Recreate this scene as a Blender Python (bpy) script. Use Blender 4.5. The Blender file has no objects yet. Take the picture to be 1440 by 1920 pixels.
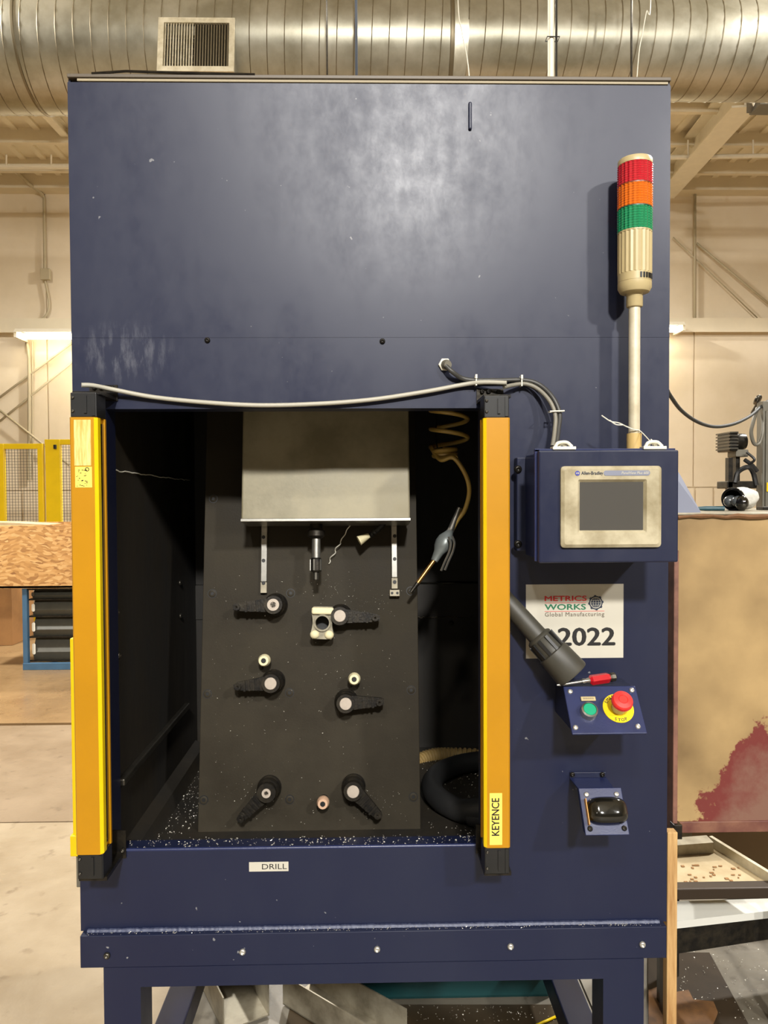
import bpy, bmesh, math, random
from mathutils import Vector, Matrix
random.seed(7)
PI = math.pi
SC = bpy.context.scene
COL = SC.collection

# ------------------------------------------------------------------ camera
CAM_Z = 1.55
FPX = 1400.0
YAW, PITCH, ROLL = (math.radians(a) for a in (1.133, 1.485, 0.284))
fwd = Vector((math.sin(YAW) * math.cos(PITCH), math.cos(YAW) * math.cos(PITCH), -math.sin(PITCH)))
rgt = Vector((math.cos(YAW), -math.sin(YAW), 0))
dwn = fwd.cross(rgt)
RGT = rgt * math.cos(ROLL) + dwn * math.sin(ROLL)
DWN = dwn * math.cos(ROLL) - rgt * math.sin(ROLL)
CAMP = Vector((0, 0, CAM_Z))
cd = bpy.data.cameras.new('camera')
cam = bpy.data.objects.new('camera', cd)
COL.objects.link(cam)
cd.sensor_fit = 'VERTICAL'
cd.sensor_height = 36
cd.sensor_width = 27
cd.lens = 36 * FPX / 1920
cd.clip_start = 0.05
m3 = Matrix((RGT, -DWN, -fwd)).transposed()
cam.matrix_world = Matrix.Translation(CAMP) @ m3.to_4x4()
SC.camera = cam

# ------------------------------------------------------------------ world, exposure, lights
w = bpy.data.worlds.new('world'); SC.world = w; w.use_nodes = True
w.node_tree.nodes['Background'].inputs[0].default_value = (1, .9, .75, 1)
w.node_tree.nodes['Background'].inputs[1].default_value = 0.02
SC.view_settings.view_transform = 'Standard'
SC.view_settings.look = 'None'
SC.view_settings.gamma = 1
SC.view_settings.use_curve_mapping = False
SC.view_settings.exposure = 0.0


def S(r, g, b):
    f = lambda c: (c / 255 / 12.92) if c / 255 <= .04045 else ((c / 255 + .055) / 1.055) ** 2.4
    return (f(r), f(g), f(b), 1)


WARM = (1.0, 0.975, 0.93)
# high-bay lamps of the hall: (x, y, z, watts, disc diameter); lamp_housings are built further down
BAYS = [(0.55, -6.0, 5.9, 980, .6), (4.4, -4.8, 5.5, 400, .42), (-5.0, -6.2, 5.7, 120, .5),
        (-4.5, 5.0, 5.9, 700, .5), (4.6, 4.6, 5.9, 740, .5), (0.0, 9.2, 5.9, 760, .5),
        (-0.9, -3.2, 5.65, 130, .4)]
for i, (x, y, z, p, d) in enumerate(BAYS):
    l = bpy.data.lights.new('high_bay_light', 'AREA'); l.shape = 'DISK'; l.size = d; l.energy = p; l.color = WARM
    o = bpy.data.objects.new('high_bay_light', l); COL.objects.link(o); o.location = (x, y, z - .02)
    tgt = Vector((0.2, 1.6, 1.6)) if i < 2 else Vector((x, y, 0))
    o.rotation_euler = (tgt - o.location).to_track_quat('-Z', 'Y').to_euler() if i < 2 else (0, 0, 0)

# ------------------------------------------------------------------ measuring helpers


def ray(px, py):
    return fwd + RGT * ((px - 720) / FPX) + DWN * ((py - 960) / FPX)


def P(px, py, Y):
    v = ray(px, py); return CAMP + v * (Y / v.y)


def PZ(px, py, z):
    v = ray(px, py); return CAMP + v * ((z - CAM_Z) / v.z)


# ------------------------------------------------------------------ materials
MATS = {}


def mat(name, c, rough=.5, metal=0., var=0., vscale=8., c2=None, bump=0., bscale=60., rvar=0., stretch=(1, 1, 1), spec=.5, emit=None, trans=0., alpha=1., coat=0.):
    m = bpy.data.materials.new(name); m.use_nodes = True
    nt = m.node_tree; b = nt.nodes['Principled BSDF']
    b.inputs['Base Color'].default_value = c
    b.inputs['Roughness'].default_value = rough; b.inputs['Metallic'].default_value = metal
    b.inputs['Specular IOR Level'].default_value = spec
    b.inputs['Coat Weight'].default_value = coat
    b.inputs['Transmission Weight'].default_value = trans
    if emit:
        b.inputs['Emission Color'].default_value = emit[0]; b.inputs['Emission Strength'].default_value = emit[1]
    need = var or c2 or bump or rvar
    if need:
        tc = nt.nodes.new('ShaderNodeTexCoord'); mp = nt.nodes.new('ShaderNodeMapping')
        nt.links.new(tc.outputs['Object'], mp.inputs[0]); mp.inputs['Scale'].default_value = stretch
        n = nt.nodes.new('ShaderNodeTexNoise'); n.inputs['Scale'].default_value = vscale
        n.inputs['Detail'].default_value = 6; n.inputs['Roughness'].default_value = .62
        nt.links.new(mp.outputs[0], n.inputs['Vector'])
        if var or c2:
            r = nt.nodes.new('ShaderNodeValToRGB')
            c2 = c2 or tuple(max(0, x * (1 - var)) for x in c[:3]) + (1,)
            r.color_ramp.elements[0].color = c2; r.color_ramp.elements[1].color = c
            r.color_ramp.elements[0].position = .36; r.color_ramp.elements[1].position = .62
            nt.links.new(n.outputs['Fac'], r.inputs[0]); nt.links.new(r.outputs[0], b.inputs['Base Color'])
        if rvar:
            mr = nt.nodes.new('ShaderNodeMapRange'); mr.inputs[1].default_value = .3; mr.inputs[2].default_value = .7
            mr.inputs[3].default_value = max(.03, rough - rvar); mr.inputs[4].default_value = min(1, rough + rvar)
            nt.links.new(n.outputs['Fac'], mr.inputs[0]); nt.links.new(mr.outputs[0], b.inputs['Roughness'])
        if bump:
            n2 = nt.nodes.new('ShaderNodeTexNoise'); n2.inputs['Scale'].default_value = bscale
            n2.inputs['Detail'].default_value = 4
            nt.links.new(mp.outputs[0], n2.inputs['Vector'])
            bp = nt.nodes.new('ShaderNodeBump'); bp.inputs['Strength'].default_value = bump; bp.inputs['Distance'].default_value = .004
            nt.links.new(n2.outputs['Fac'], bp.inputs['Height']); nt.links.new(bp.outputs[0], b.inputs['Normal'])
    MATS[name] = m
    return m


def blue_paint():
    """navy enamel with hand smudges (roughness), dry-wiped chalky streaks and a few chips"""
    m = mat('navy_enamel', S(30, 36, 72), .36, spec=.4)
    nt = m.node_tree; b = nt.nodes['Principled BSDF']
    tc = nt.nodes.new('ShaderNodeTexCoord')

    def noise(scale, stretch, detail=6, rough=.6):
        mp = nt.nodes.new('ShaderNodeMapping'); mp.inputs['Scale'].default_value = stretch
        nt.links.new(tc.outputs['Object'], mp.inputs[0])
        n = nt.nodes.new('ShaderNodeTexNoise'); n.inputs['Scale'].default_value = scale; n.inputs['Detail'].default_value = detail
        n.inputs['Roughness'].default_value = rough
        nt.links.new(mp.outputs[0], n.inputs['Vector']); return n.outputs['Fac']

    def mrange(fac, a, b_, c, d):
        r = nt.nodes.new('ShaderNodeMapRange')
        for i, v in enumerate((a, b_, c, d)): r.inputs[i + 1].default_value = v
        nt.links.new(fac, r.inputs[0]); return r.outputs[0]

    def mix(fac, a, bcol):
        x = nt.nodes.new('ShaderNodeMix'); x.data_type = 'RGBA'
        nt.links.new(fac, x.inputs[0])
        if isinstance(a, tuple): x.inputs[6].default_value = a
        else: nt.links.new(a, x.inputs[6])
        x.inputs[7].default_value = bcol
        return x.outputs[2]
    streak = noise(5, (1, 1, .35), 5, .55)
    c = mix(mrange(streak, .42, .72, 0, .5), S(16, 23, 50), S(30, 35, 56))
    # dry scuffed patch left of the middle, just above the opening
    gx = nt.nodes.new('ShaderNodeTexGradient'); gx.gradient_type = 'SPHERICAL'
    mg = nt.nodes.new('ShaderNodeMapping'); mg.vector_type = 'POINT'
    mg.inputs['Location'].default_value = (.51 * 8, 0, -1.84 * 14); mg.inputs['Scale'].default_value = (8, .3, 14)
    nt.links.new(tc.outputs['Object'], mg.inputs[0]); nt.links.new(mg.outputs[0], gx.inputs[0])
    sc = noise(60, (1, 1, .25), 5, .7)
    ml = nt.nodes.new('ShaderNodeMath'); ml.operation = 'MULTIPLY'
    nt.links.new(mrange(sc, .48, .75, 0, 1), ml.inputs[0]); nt.links.new(mrange(gx.outputs['Fac'], 0, .6, 0, .5), ml.inputs[1])
    c = mix(ml.outputs[0], c, S(120, 122, 130))
    chips = noise(55, (1, 1, 1), 2, .5)
    c = mix(mrange(chips, .765, .79, 0, .55), c, S(150, 150, 150))
    nt.links.new(c, b.inputs['Base Color'])
    sm = noise(26, (1, 1, .7), 8, .7)
    add = nt.nodes.new('ShaderNodeMath'); add.operation = 'ADD'
    nt.links.new(mrange(sm, .35, .68, .30, .38), add.inputs[0]); nt.links.new(mrange(streak, .35, .7, 0, .10), add.inputs[1])
    b.inputs['Roughness'].default_value = .62
    b.inputs['Specular IOR Level'].default_value = .08; b.inputs['Coat Weight'].default_value = .8; b.inputs['Coat IOR'].default_value = 1.5
    nt.links.new(add.outputs[0], b.inputs['Coat Roughness'])
    n2 = noise(420, (1, 1, 1), 2, .5)
    bp = nt.nodes.new('ShaderNodeBump'); bp.inputs['Strength'].default_value = .06; bp.inputs['Distance'].default_value = .001
    nt.links.new(n2, bp.inputs['Height']); nt.links.new(bp.outputs[0], b.inputs['Normal'])
    return m


BLUE = blue_paint()
BLUE2 = mat('blue_powder_coat', S(36, 44, 82), .32, var=.2, vscale=14, bump=.05, bscale=300)
BLACKIN = mat('oily_black_paint', S(30, 28, 25), .5, c2=S(46, 40, 31), vscale=3.2, rvar=.15, stretch=(1, 1, .3), bump=.08, bscale=90)
PLATE = mat('black_oxide_plate', S(52, 47, 37), .6, spec=.15, c2=S(43, 38, 29), vscale=5, rvar=.12, stretch=(1, .5, 1), bump=.06, bscale=250)
HOUS = mat('cast_aluminium_housing', S(146, 138, 114), .5, metal=.1, c2=S(118, 111, 88), vscale=7, rvar=.12, bump=.04, bscale=120)
YEL = mat('amber_yellow_paint', S(180, 126, 0), .4, var=.1, vscale=4)
YEL2 = mat('bright_yellow_paint', S(232, 198, 0), .4, var=.06, vscale=6)
BLK = mat('black_plastic', S(26, 26, 26), .42, var=.3, vscale=30)
BLKM = mat('black_steel', S(28, 26, 24), .38, metal=.6, c2=S(52, 47, 38), vscale=40, bump=.12, bscale=160)
RUB = mat('black_rubber', S(36, 36, 36), .48, var=.2, vscale=16)
STEEL = mat('bright_steel', S(190, 188, 180), .3, metal=.9, var=.2, vscale=50)
ZINC = mat('zinc_screw', S(205, 203, 196), .3, metal=.8)
DKSTEEL = mat('dark_steel', S(92, 88, 80), .35, metal=.85, var=.3, vscale=40)
BEZ = mat('beige_bezel', S(178, 168, 140), .5, c2=S(136, 125, 96), vscale=13, rvar=.1)
SCREEN = mat('dark_lcd_glass', S(74, 72, 68), .22, spec=.6)
PAPER = mat('white_paper', S(192, 187, 172), .7, var=.05, vscale=6)
INK = mat('black_ink', S(22, 20, 20), .6)
REDINK = mat('red_ink', S(205, 48, 48), .6)
GRNINK = mat('green_ink', S(22, 104, 70), .6)
NAVINK = mat('navy_ink', S(34, 44, 62), .6)
BLUINK = mat('blue_ink', S(60, 66, 150), .6)
GRYINK = mat('grey_ink', S(104, 94, 80), .6)
STKY = mat('sticker_cream', S(235, 215, 140), .55, c2=S(190, 160, 70), vscale=50, stretch=(3, 1, .3))
PALE = mat('pale_yellow_label', S(240, 214, 96), .5)
IVORY = mat('ivory_plastic', S(182, 165, 122), .38, var=.06, vscale=20)
IVPOLE = mat('ivory_painted_pole', S(216, 208, 184), .34, metal=.2, c2=S(190, 180, 152), vscale=16)
LRED = mat('red_lens', S(200, 28, 46), .16, trans=.25, coat=.5)
LORG = mat('orange_lens', S(228, 110, 14), .16, trans=.25, coat=.5)
LGRN = mat('green_lens', S(16, 140, 90), .16, trans=.25, coat=.5)
GRNBTN = mat('green_button', S(10, 150, 110), .3, coat=.4)
REDBTN = mat('red_button', S(226, 44, 40), .34, coat=.3)
REDPL = mat('red_translucent_plastic', S(176, 24, 34), .2, coat=.6)
GLOSSBLK = mat('gloss_black', S(20, 19, 15), .12, coat=.6)
GREYCAB = mat('grey_cable', S(168, 164, 150), .45)
DKCAB = mat('charcoal_cable', S(58, 57, 54), .45)
TIE = mat('white_zip_tie', S(220, 216, 200), .4)
AMB = mat('amber_hose', S(208, 176, 96), .3, coat=.3)
BRASS = mat('brass_tube', S(170, 124, 68), .28, metal=.8, var=.2, vscale=40)
GUN = mat('grey_cast_gun', S(128, 134, 132), .4, metal=.4, var=.25, vscale=40)
TAN = mat('tan_ribbed_hose', S(158, 132, 82), .45, var=.2, vscale=20)
CAST = mat('grey_casting', S(150, 143, 122), .55, metal=.3, c2=S(112, 106, 90), vscale=40)
CREAM = mat('cream_pad', S(220, 210, 170), .6, var=.12, vscale=30)
CHIP = mat('silver_chips', S(214, 210, 196), .35, metal=.35)
GALV = mat('galvanised_duct', S(178, 174, 158), .36, metal=.7, c2=S(150, 146, 128), vscale=3, rvar=.06, bump=.03, bscale=20)
GALV2 = mat('duct_seam', S(120, 110, 88), .4, metal=.7)
WALLM = mat('cream_wall', S(226, 212, 186), .75, c2=S(216, 201, 172), vscale=.9, bump=.02, bscale=30)
WALLS = mat('cream_steel', S(220, 208, 180), .6, var=.06, vscale=3)
CEILM = mat('cream_deck', S(222, 212, 186), .75, var=.05, vscale=2)
LIN = mat('white_conduit', S(222, 214, 192), .45, var=.06, vscale=9)
GRCON = mat('grey_conduit', S(176, 164, 134), .5)
WIRE = mat('fine_wire', S(180, 170, 140), .4, metal=.5)
TEAL = mat('dark_teal_bin', S(14, 66, 68), .55, var=.2, vscale=6)
ALU = mat('aluminium_channel', S(168, 160, 140), .5, metal=.45, c2=S(120, 112, 94), vscale=9, rvar=.1)
WOOD = mat('raw_wood', S(206, 168, 112), .7, c2=S(160, 118, 68), vscale=9, stretch=(6, 6, .5))
TRAYW = mat('white_tray', S(180, 162, 126), .55, c2=S(164, 144, 106), vscale=10)
BROWN = mat('cardboard', S(150, 108, 62), .8, var=.2, vscale=5)
BINM = mat('dark_grey_bin', S(74, 72, 62), .55, var=.2, vscale=9)
RACKB = mat('blue_rack_paint', S(62, 96, 124), .5, var=.15, vscale=9)
REDP = mat('red_post_paint', S(176, 30, 32), .5)
WHITE = mat('white_knit', S(196, 194, 186), .85, bump=.5, bscale=160, var=.1, vscale=60)
TAGB = mat('grey_blue_card', S(112, 116, 132), .6)
GREYMC = mat('machine_grey', S(112, 108, 96), .5, metal=.2, var=.15, vscale=8)
TUBEON = mat('lit_tube', S(255, 240, 200), .5, emit=((1, .90, .70, 1), 15))
BAYON = mat('lit_lamp_disc', S(255, 240, 210), .5, emit=((1, .85, .6, 1), 10))


def osb():
    m = mat('osb_board', S(206, 150, 80), .75)
    nt = m.node_tree; b = nt.nodes['Principled BSDF']
    tc = nt.nodes.new('ShaderNodeTexCoord'); mp = nt.nodes.new('ShaderNodeMapping'); mp.inputs['Scale'].default_value = (13, 13, 44)
    v = nt.nodes.new('ShaderNodeTexVoronoi'); v.inputs['Scale'].default_value = 1.6
    n = nt.nodes.new('ShaderNodeTexNoise'); n.inputs['Scale'].default_value = 3; n.inputs['Detail'].default_value = 3
    nt.links.new(tc.outputs['Object'], n.inputs['Vector'])
    ad = nt.nodes.new('ShaderNodeVectorMath'); ad.operation = 'MULTIPLY_ADD'
    ad.inputs[1].default_value = (.16, .16, .16)
    nt.links.new(n.outputs['Color'], ad.inputs[0]); nt.links.new(tc.outputs['Object'], ad.inputs[2])
    nt.links.new(ad.outputs[0], mp.inputs[0]); nt.links.new(mp.outputs[0], v.inputs['Vector'])
    r = nt.nodes.new('ShaderNodeValToRGB'); e = r.color_ramp.elements
    e[0].color = S(128, 84, 42); e[1].color = S(206, 168, 112)
    k = e.new(.5); k.color = S(180, 134, 76)
    nt.links.new(v.outputs['Color'], r.inputs[0]); nt.links.new(r.outputs[0], b.inputs['Base Color'])
    return m


def concrete(name, a, bcol, dark, rough, rv):
    m = mat(name, a, rough, c2=bcol, vscale=1.6, rvar=rv, bump=.45, bscale=26)
    nt = m.node_tree; b = nt.nodes['Principled BSDF']
    lk = b.inputs['Base Color'].links[0]; src = lk.from_socket
    tc = nt.nodes.new('ShaderNodeTexCoord'); n = nt.nodes.new('ShaderNodeTexNoise'); n.inputs['Scale'].default_value = 14; n.inputs['Detail'].default_value = 5
    nt.links.new(tc.outputs['Object'], n.inputs['Vector'])
    mr = nt.nodes.new('ShaderNodeMapRange'); mr.inputs[1].default_value = .62; mr.inputs[2].default_value = .75; mr.inputs[3].default_value = 0; mr.inputs[4].default_value = .7
    nt.links.new(n.outputs['Fac'], mr.inputs[0])
    x = nt.nodes.new('ShaderNodeMix'); x.data_type = 'RGBA'; nt.links.new(mr.outputs[0], x.inputs[0]); nt.links.new(src, x.inputs[6]); x.inputs[7].default_value = dark
    nt.links.new(x.outputs[2], b.inputs['Base Color'])
    return m


def rusty():
    """bare brushed steel with a worn maroon paint patch low on the right"""
    m = mat('bare_steel_worn_maroon', S(190, 160, 112), .5, metal=.15)
    nt = m.node_tree; b = nt.nodes['Principled BSDF']
    tc = nt.nodes.new('ShaderNodeTexCoord')
    n = nt.nodes.new('ShaderNodeTexNoise'); n.inputs['Scale'].default_value = 5; n.inputs['Detail'].default_value = 9; n.inputs['Roughness'].default_value = .68
    nt.links.new(tc.outputs['Object'], n.inputs['Vector'])
    sx = nt.nodes.new('ShaderNodeSeparateXYZ'); nt.links.new(tc.outputs['Object'], sx.inputs[0])
    # painted area grows to the right and towards the bottom
    def math_(op, a, c):
        q = nt.nodes.new('ShaderNodeMath'); q.operation = op
        for i, v in enumerate((a, c)):
            if isinstance(v, (int, float)): q.inputs[i].default_value = v
            else: nt.links.new(v, q.inputs[i])
        return q.outputs[0]
    d = math_('SUBTRACT', math_('MULTIPLY', sx.outputs[0], 1.25), math_('MULTIPLY', sx.outputs[2], 1.35))
    d = math_('ADD', d, math_('MULTIPLY', math_('SUBTRACT', n.outputs['Fac'], .5), .8))
    rr = nt.nodes.new('ShaderNodeMapRange'); rr.inputs[1].default_value = RUST0; rr.inputs[2].default_value = RUST0 + .02
    nt.links.new(d, rr.inputs[0])
    n2 = nt.nodes.new('ShaderNodeTexNoise'); n2.inputs['Scale'].default_value = 3.2; n2.inputs['Detail'].default_value = 7
    nt.links.new(tc.outputs['Object'], n2.inputs['Vector'])
    r = nt.nodes.new('ShaderNodeValToRGB'); r.color_ramp.elements[0].position = .33; r.color_ramp.elements[1].position = .6
    r.color_ramp.elements[0].color = S(120, 97, 64); r.color_ramp.elements[1].color = S(176, 148, 102)
    nt.links.new(n2.outputs['Fac'], r.inputs[0])
    r2 = nt.nodes.new('ShaderNodeMapRange'); r2.inputs[1].default_value = RUST0 + .06; r2.inputs[2].default_value = RUST0 + .22
    nt.links.new(d, r2.inputs[0])
    x2 = nt.nodes.new('ShaderNodeMix'); x2.data_type = 'RGBA'; nt.links.new(r2.outputs[0], x2.inputs[0])
    x2.inputs[6].default_value = S(112, 48, 44); x2.inputs[7].default_value = S(126, 92, 78)
    x = nt.nodes.new('ShaderNodeMix'); x.data_type = 'RGBA'
    nt.links.new(rr.outputs[0], x.inputs[0]); nt.links.new(r.outputs[0], x.inputs[6]); nt.links.new(x2.outputs[2], x.inputs[7])
    nt.links.new(x.outputs[2], b.inputs['Base Color'])
    return m


RUST0 = -1.22
CONC4 = concrete('dark_concrete', S(132, 122, 106), S(118, 108, 92), S(98, 88, 72), .5, .1)
OSB = osb()
CONC1 = concrete('rough_concrete', S(148, 133, 108), S(126, 110, 86), S(102, 85, 62), .45, .14)
CONC2 = concrete('worn_concrete', S(130, 112, 88), S(114, 97, 75), S(94, 78, 58), .5, .1)
CONC3 = concrete('coated_concrete', S(136, 110, 76), S(120, 96, 66), S(100, 78, 52), .3, .1)
RUSTY = rusty()

# ------------------------------------------------------------------ mesh helpers


class MB:
    def __init__(self): self.bm = bmesh.new()

    def _new(self, n0): self.bm.verts.ensure_lookup_table(); return self.bm.verts[n0:]

    def box(self, x0, x1, y0, y1, z0, z1, bevel=0, M=None, seg=2):
        bm = self.bm
        vs = [bm.verts.new((x, y, z)) for x in (x0, x1) for y in (y0, y1) for z in (z0, z1)]
        for f in ((0, 1, 3, 2), (4, 6, 7, 5), (0, 4, 5, 1), (2, 3, 7, 6), (0, 2, 6, 4), (1, 5, 7, 3)):
            bm.faces.new([vs[i] for i in f])
        if bevel:
            es = list({e for v in vs for e in v.link_edges})
            r = bmesh.ops.bevel(bm, geom=es, offset=bevel, segments=seg, profile=.5, affect='EDGES')
            vs = list({v for f in r['faces'] for v in f.verts} | {v for v in vs if v.is_valid})
        if M: bmesh.ops.transform(bm, matrix=M, verts=vs)
        return self

    def lathe(self, prof, M=None, seg=24, cap=True, smooth=True, a0=0, flat=()):
        """prof: (r, z) from bottom to top about local z"""
        bm = self.bm; rings = []; allv = []
        for r, z in prof:
            if r < 1e-7:
                v = bm.verts.new((0, 0, z)); rings.append([v]); allv.append(v)
            else:
                ring = [bm.verts.new((r * math.cos(a0 + 2 * PI * i / seg), r * math.sin(a0 + 2 * PI * i / seg), z)) for i in range(seg)]
                rings.append(ring); allv += ring
        for k in range(len(rings) - 1):
            A, B = rings[k], rings[k + 1]
            for i in range(seg):
                j = (i + 1) % seg
                if len(A) == 1 and len(B) == 1: continue
                if len(A) == 1: f = bm.faces.new((A[0], B[j], B[i]))
                elif len(B) == 1: f = bm.faces.new((A[i], A[j], B[0]))
                else: f = bm.faces.new((A[i], A[j], B[j], B[i]))
                f.smooth = smooth
        if cap:
            if len(rings[0]) > 1: bm.faces.new(rings[0][::-1])
            if len(rings[-1]) > 1: bm.faces.new(rings[-1])
        if M: bmesh.ops.transform(bm, matrix=M, verts=allv)
        return self

    def cyl(self, p0, p1, r0, r1=None, seg=20, smooth=True, a0=0):
        p0, p1 = Vector(p0), Vector(p1); r1 = r0 if r1 is None else r1
        L = (p1 - p0).length
        M = Matrix.Translation(p0) @ (p1 - p0).to_track_quat('Z', 'Y').to_matrix().to_4x4()
        return self.lathe([(r0, 0), (r1, L)], M, seg, smooth=smooth, a0=a0)

    def tube(self, pts, r, seg=10, closed=False, rad=None):
        bm = self.bm; pts = [Vector(p) for p in pts]; n = len(pts); rings = []
        up = None
        for i, p in enumerate(pts):
            a = pts[i - 1] if (i > 0 or closed) else p
            c = pts[(i + 1) % n] if (i < n - 1 or closed) else p
            t = (c - a).normalized()
            if up is None:
                up = Vector((0, 0, 1)) if abs(t.z) < .9 else Vector((1, 0, 0))
            s = t.cross(up).normalized(); up = s.cross(t).normalized()
            rr = rad[i] if rad else r
            rings.append([bm.verts.new(p + (s * math.cos(2 * PI * k / seg) + up * math.sin(2 * PI * k / seg)) * rr) for k in range(seg)])
        for i in range(n if closed else n - 1):
            A, B = rings[i], rings[(i + 1) % n]
            for k in range(seg):
                f = bm.faces.new((A[k], A[(k + 1) % seg], B[(k + 1) % seg], B[k])); f.smooth = True
        if not closed:
            bm.faces.new(rings[0][::-1]); bm.faces.new(rings[-1])
        return self

    def prism(self, pts, ext, M=None, bevel=0):
        """polygon pts (3-D, planar) extruded by vector ext"""
        bm = self.bm; ext = Vector(ext)
        A = [bm.verts.new(p) for p in pts]; B = [bm.verts.new(Vector(p) + ext) for p in pts]
        bm.faces.new(A[::-1]); bm.faces.new(B); n = len(pts)
        for i in range(n): bm.faces.new((A[i], A[(i + 1) % n], B[(i + 1) % n], B[i]))
        if M: bmesh.ops.transform(bm, matrix=M, verts=A + B)
        return self

    def ringplate(self, outer, inner, z0, z1, M=None):
        """plate between two loops of equal length (x, y), from z0 to z1"""
        bm = self.bm; n = len(outer); L = []
        for loop, z in ((outer, z0), (outer, z1), (inner, z1), (inner, z0)):
            L.append([bm.verts.new((p[0], p[1], z)) for p in loop])
        for k in range(4):
            A, B = L[k], L[(k + 1) % 4]
            for i in range(n): bm.faces.new((A[i], A[(i + 1) % n], B[(i + 1) % n], B[i]))
        if M: bmesh.ops.transform(bm, matrix=M, verts=[v for l in L for v in l])
        return self

    def sphere(self, c, r, M=None, u=18, v=12):
        n0 = len(self.bm.verts)
        mm = Matrix.Translation(c) @ (Matrix.Diagonal((r, r, r, 1)) if not isinstance(r, tuple) else Matrix.Diagonal(r + (1,)))
        if M: mm = M @ mm
        res = bmesh.ops.create_uvsphere(self.bm, u_segments=u, v_segments=v, radius=1, matrix=mm)
        for vv in res['verts']:
            for f in vv.link_faces: f.smooth = True
        return self

    def build(self, name, m, parent=None, label=None, cat=None, group=None, kind=None, M=None):
        bm = self.bm
        if M: bmesh.ops.transform(bm, matrix=M, verts=bm.verts)
        bmesh.ops.recalc_face_normals(bm, faces=bm.faces)
        for e in bm.edges:
            if len(e.link_faces) == 2 and (e.link_faces[0].smooth != e.link_faces[1].smooth or e.calc_face_angle(0) > .7): e.smooth = False
        if parent is None:
            xs = [v.co.x for v in bm.verts]; ys = [v.co.y for v in bm.verts]; zs = [v.co.z for v in bm.verts]
            base = Vector(((min(xs) + max(xs)) / 2, (min(ys) + max(ys)) / 2, min(zs)))
        else:
            base = worldloc(parent)
        bmesh.ops.translate(bm, vec=-base, verts=bm.verts)
        me = bpy.data.meshes.new(name); bm.to_mesh(me); bm.free()
        me.materials.append(m)
        return link(name, me, parent, base if parent is None else None, label, cat, group, kind)


def worldloc(o):
    v = Vector(o.location)
    while o.parent: o = o.parent; v += o.location
    return v


def link(name, me, parent, loc=None, label=None, cat=None, group=None, kind=None):
    o = bpy.data.objects.new(name, me); COL.objects.link(o)
    if parent: o.parent = parent
    if loc is not None: o.location = loc
    tag(o, label, cat, group, kind)
    return o


def tag(o, label=None, cat=None, group=None, kind=None):
    if label: o['label'] = label
    if cat: o['category'] = cat
    if group: o['group'] = group
    if kind: o['kind'] = kind
    return o


def thing(name, loc, label, cat, group=None):
    o = bpy.data.objects.new(name, None); COL.objects.link(o); o.location = loc
    o.empty_display_size = .05
    return tag(o, label, cat, group)


def copies(src, locs):
    """further copies of a part (mesh shared), at offsets from the first"""
    for d in locs:
        c = src.copy(); COL.objects.link(c); c.parent = src.parent; c.location = Vector(src.location) + Vector(d)


def orient(pos, nrm, up='Y'):
    return Matrix.Translation(pos) @ Vector(nrm).to_track_quat('Z', up).to_matrix().to_4x4()


SCREWS = {}


def screw(pos, nrm, r, h, m, parent, name='screw'):
    """button head with a hex socket"""
    key = (round(r, 5), round(h, 5), m.name, tuple(round(c, 3) for c in nrm))
    if key not in SCREWS:
        b = MB(); M = orient((0, 0, 0), nrm)
        b.lathe([(r, 0), (r, h * .45), (r * .8, h * .9), (r * .52, h), (r * .5, h), (r * .5, h * .45), (0, h * .45)], M, 16)
        bmesh.ops.recalc_face_normals(b.bm, faces=b.bm.faces)
        me = bpy.data.meshes.new('screw'); b.bm.to_mesh(me); b.bm.free(); me.materials.append(m)
        SCREWS[key] = me
    return link(name, SCREWS[key], parent, Vector(pos) - worldloc(parent))


def smooth_path(pts, n=8):
    """Catmull-Rom through pts"""
    pts = [Vector(p) for p in pts]; out = []
    q = [pts[0] * 2 - pts[1]] + pts + [pts[-1] * 2 - pts[-2]]
    for i in range(1, len(q) - 2):
        a, b, c, d = q[i - 1:i + 3]
        for k in range(n):
            t = k / n
            out.append(.5 * ((2 * b) + (c - a) * t + (2 * a - 5 * b + 4 * c - d) * t * t + (3 * b - a - 3 * c + d) * t ** 3))
    out.append(pts[-1]); return out


def text(body, name, m, parent, size, M, bold=0, xs=1, align='CENTER', width=None, spacing=1, shear=0):
    """flat printed lettering: local x to the right, y up, z out of the surface"""
    cu = bpy.data.curves.new('lettering', 'FONT'); cu.body = body; cu.size = size; cu.align_x = align; cu.align_y = 'CENTER'
    cu.space_character = spacing; cu.shear = shear; cu.extrude = 0 if bold else .0001; cu.resolution_u = 3
    t = bpy.data.objects.new('lettering', cu); COL.objects.link(t)
    bpy.context.view_layer.update()
    me = bpy.data.meshes.new_from_object(t.evaluated_get(bpy.context.evaluated_depsgraph_get()))
    bpy.data.objects.remove(t)
    if width and len(me.vertices):
        x = [v.co.x for v in me.vertices]; xs = width / (max(x) - min(x))
    me.transform(Matrix.Diagonal((xs, 1, 1, 1)))
    if bold:                                    # heavier strokes: the outline laid down again beside and above itself
        bt = bmesh.new()
        for k, (dx, dy) in enumerate(((-1, 0), (0, 0), (1, 0), (0, .6), (0, -.6))):
            mm = me.copy(); mm.transform(Matrix.Translation((dx * bold, dy * bold, .00006 + .00005 * k))); bt.from_mesh(mm); bpy.data.meshes.remove(mm)
        bt.to_mesh(me); bt.free()
    me.transform(M)
    me.transform(Matrix.Translation(-worldloc(parent)))
    me.materials.clear(); me.materials.append(m); me.name = name
    return link(name, me, parent)


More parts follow.
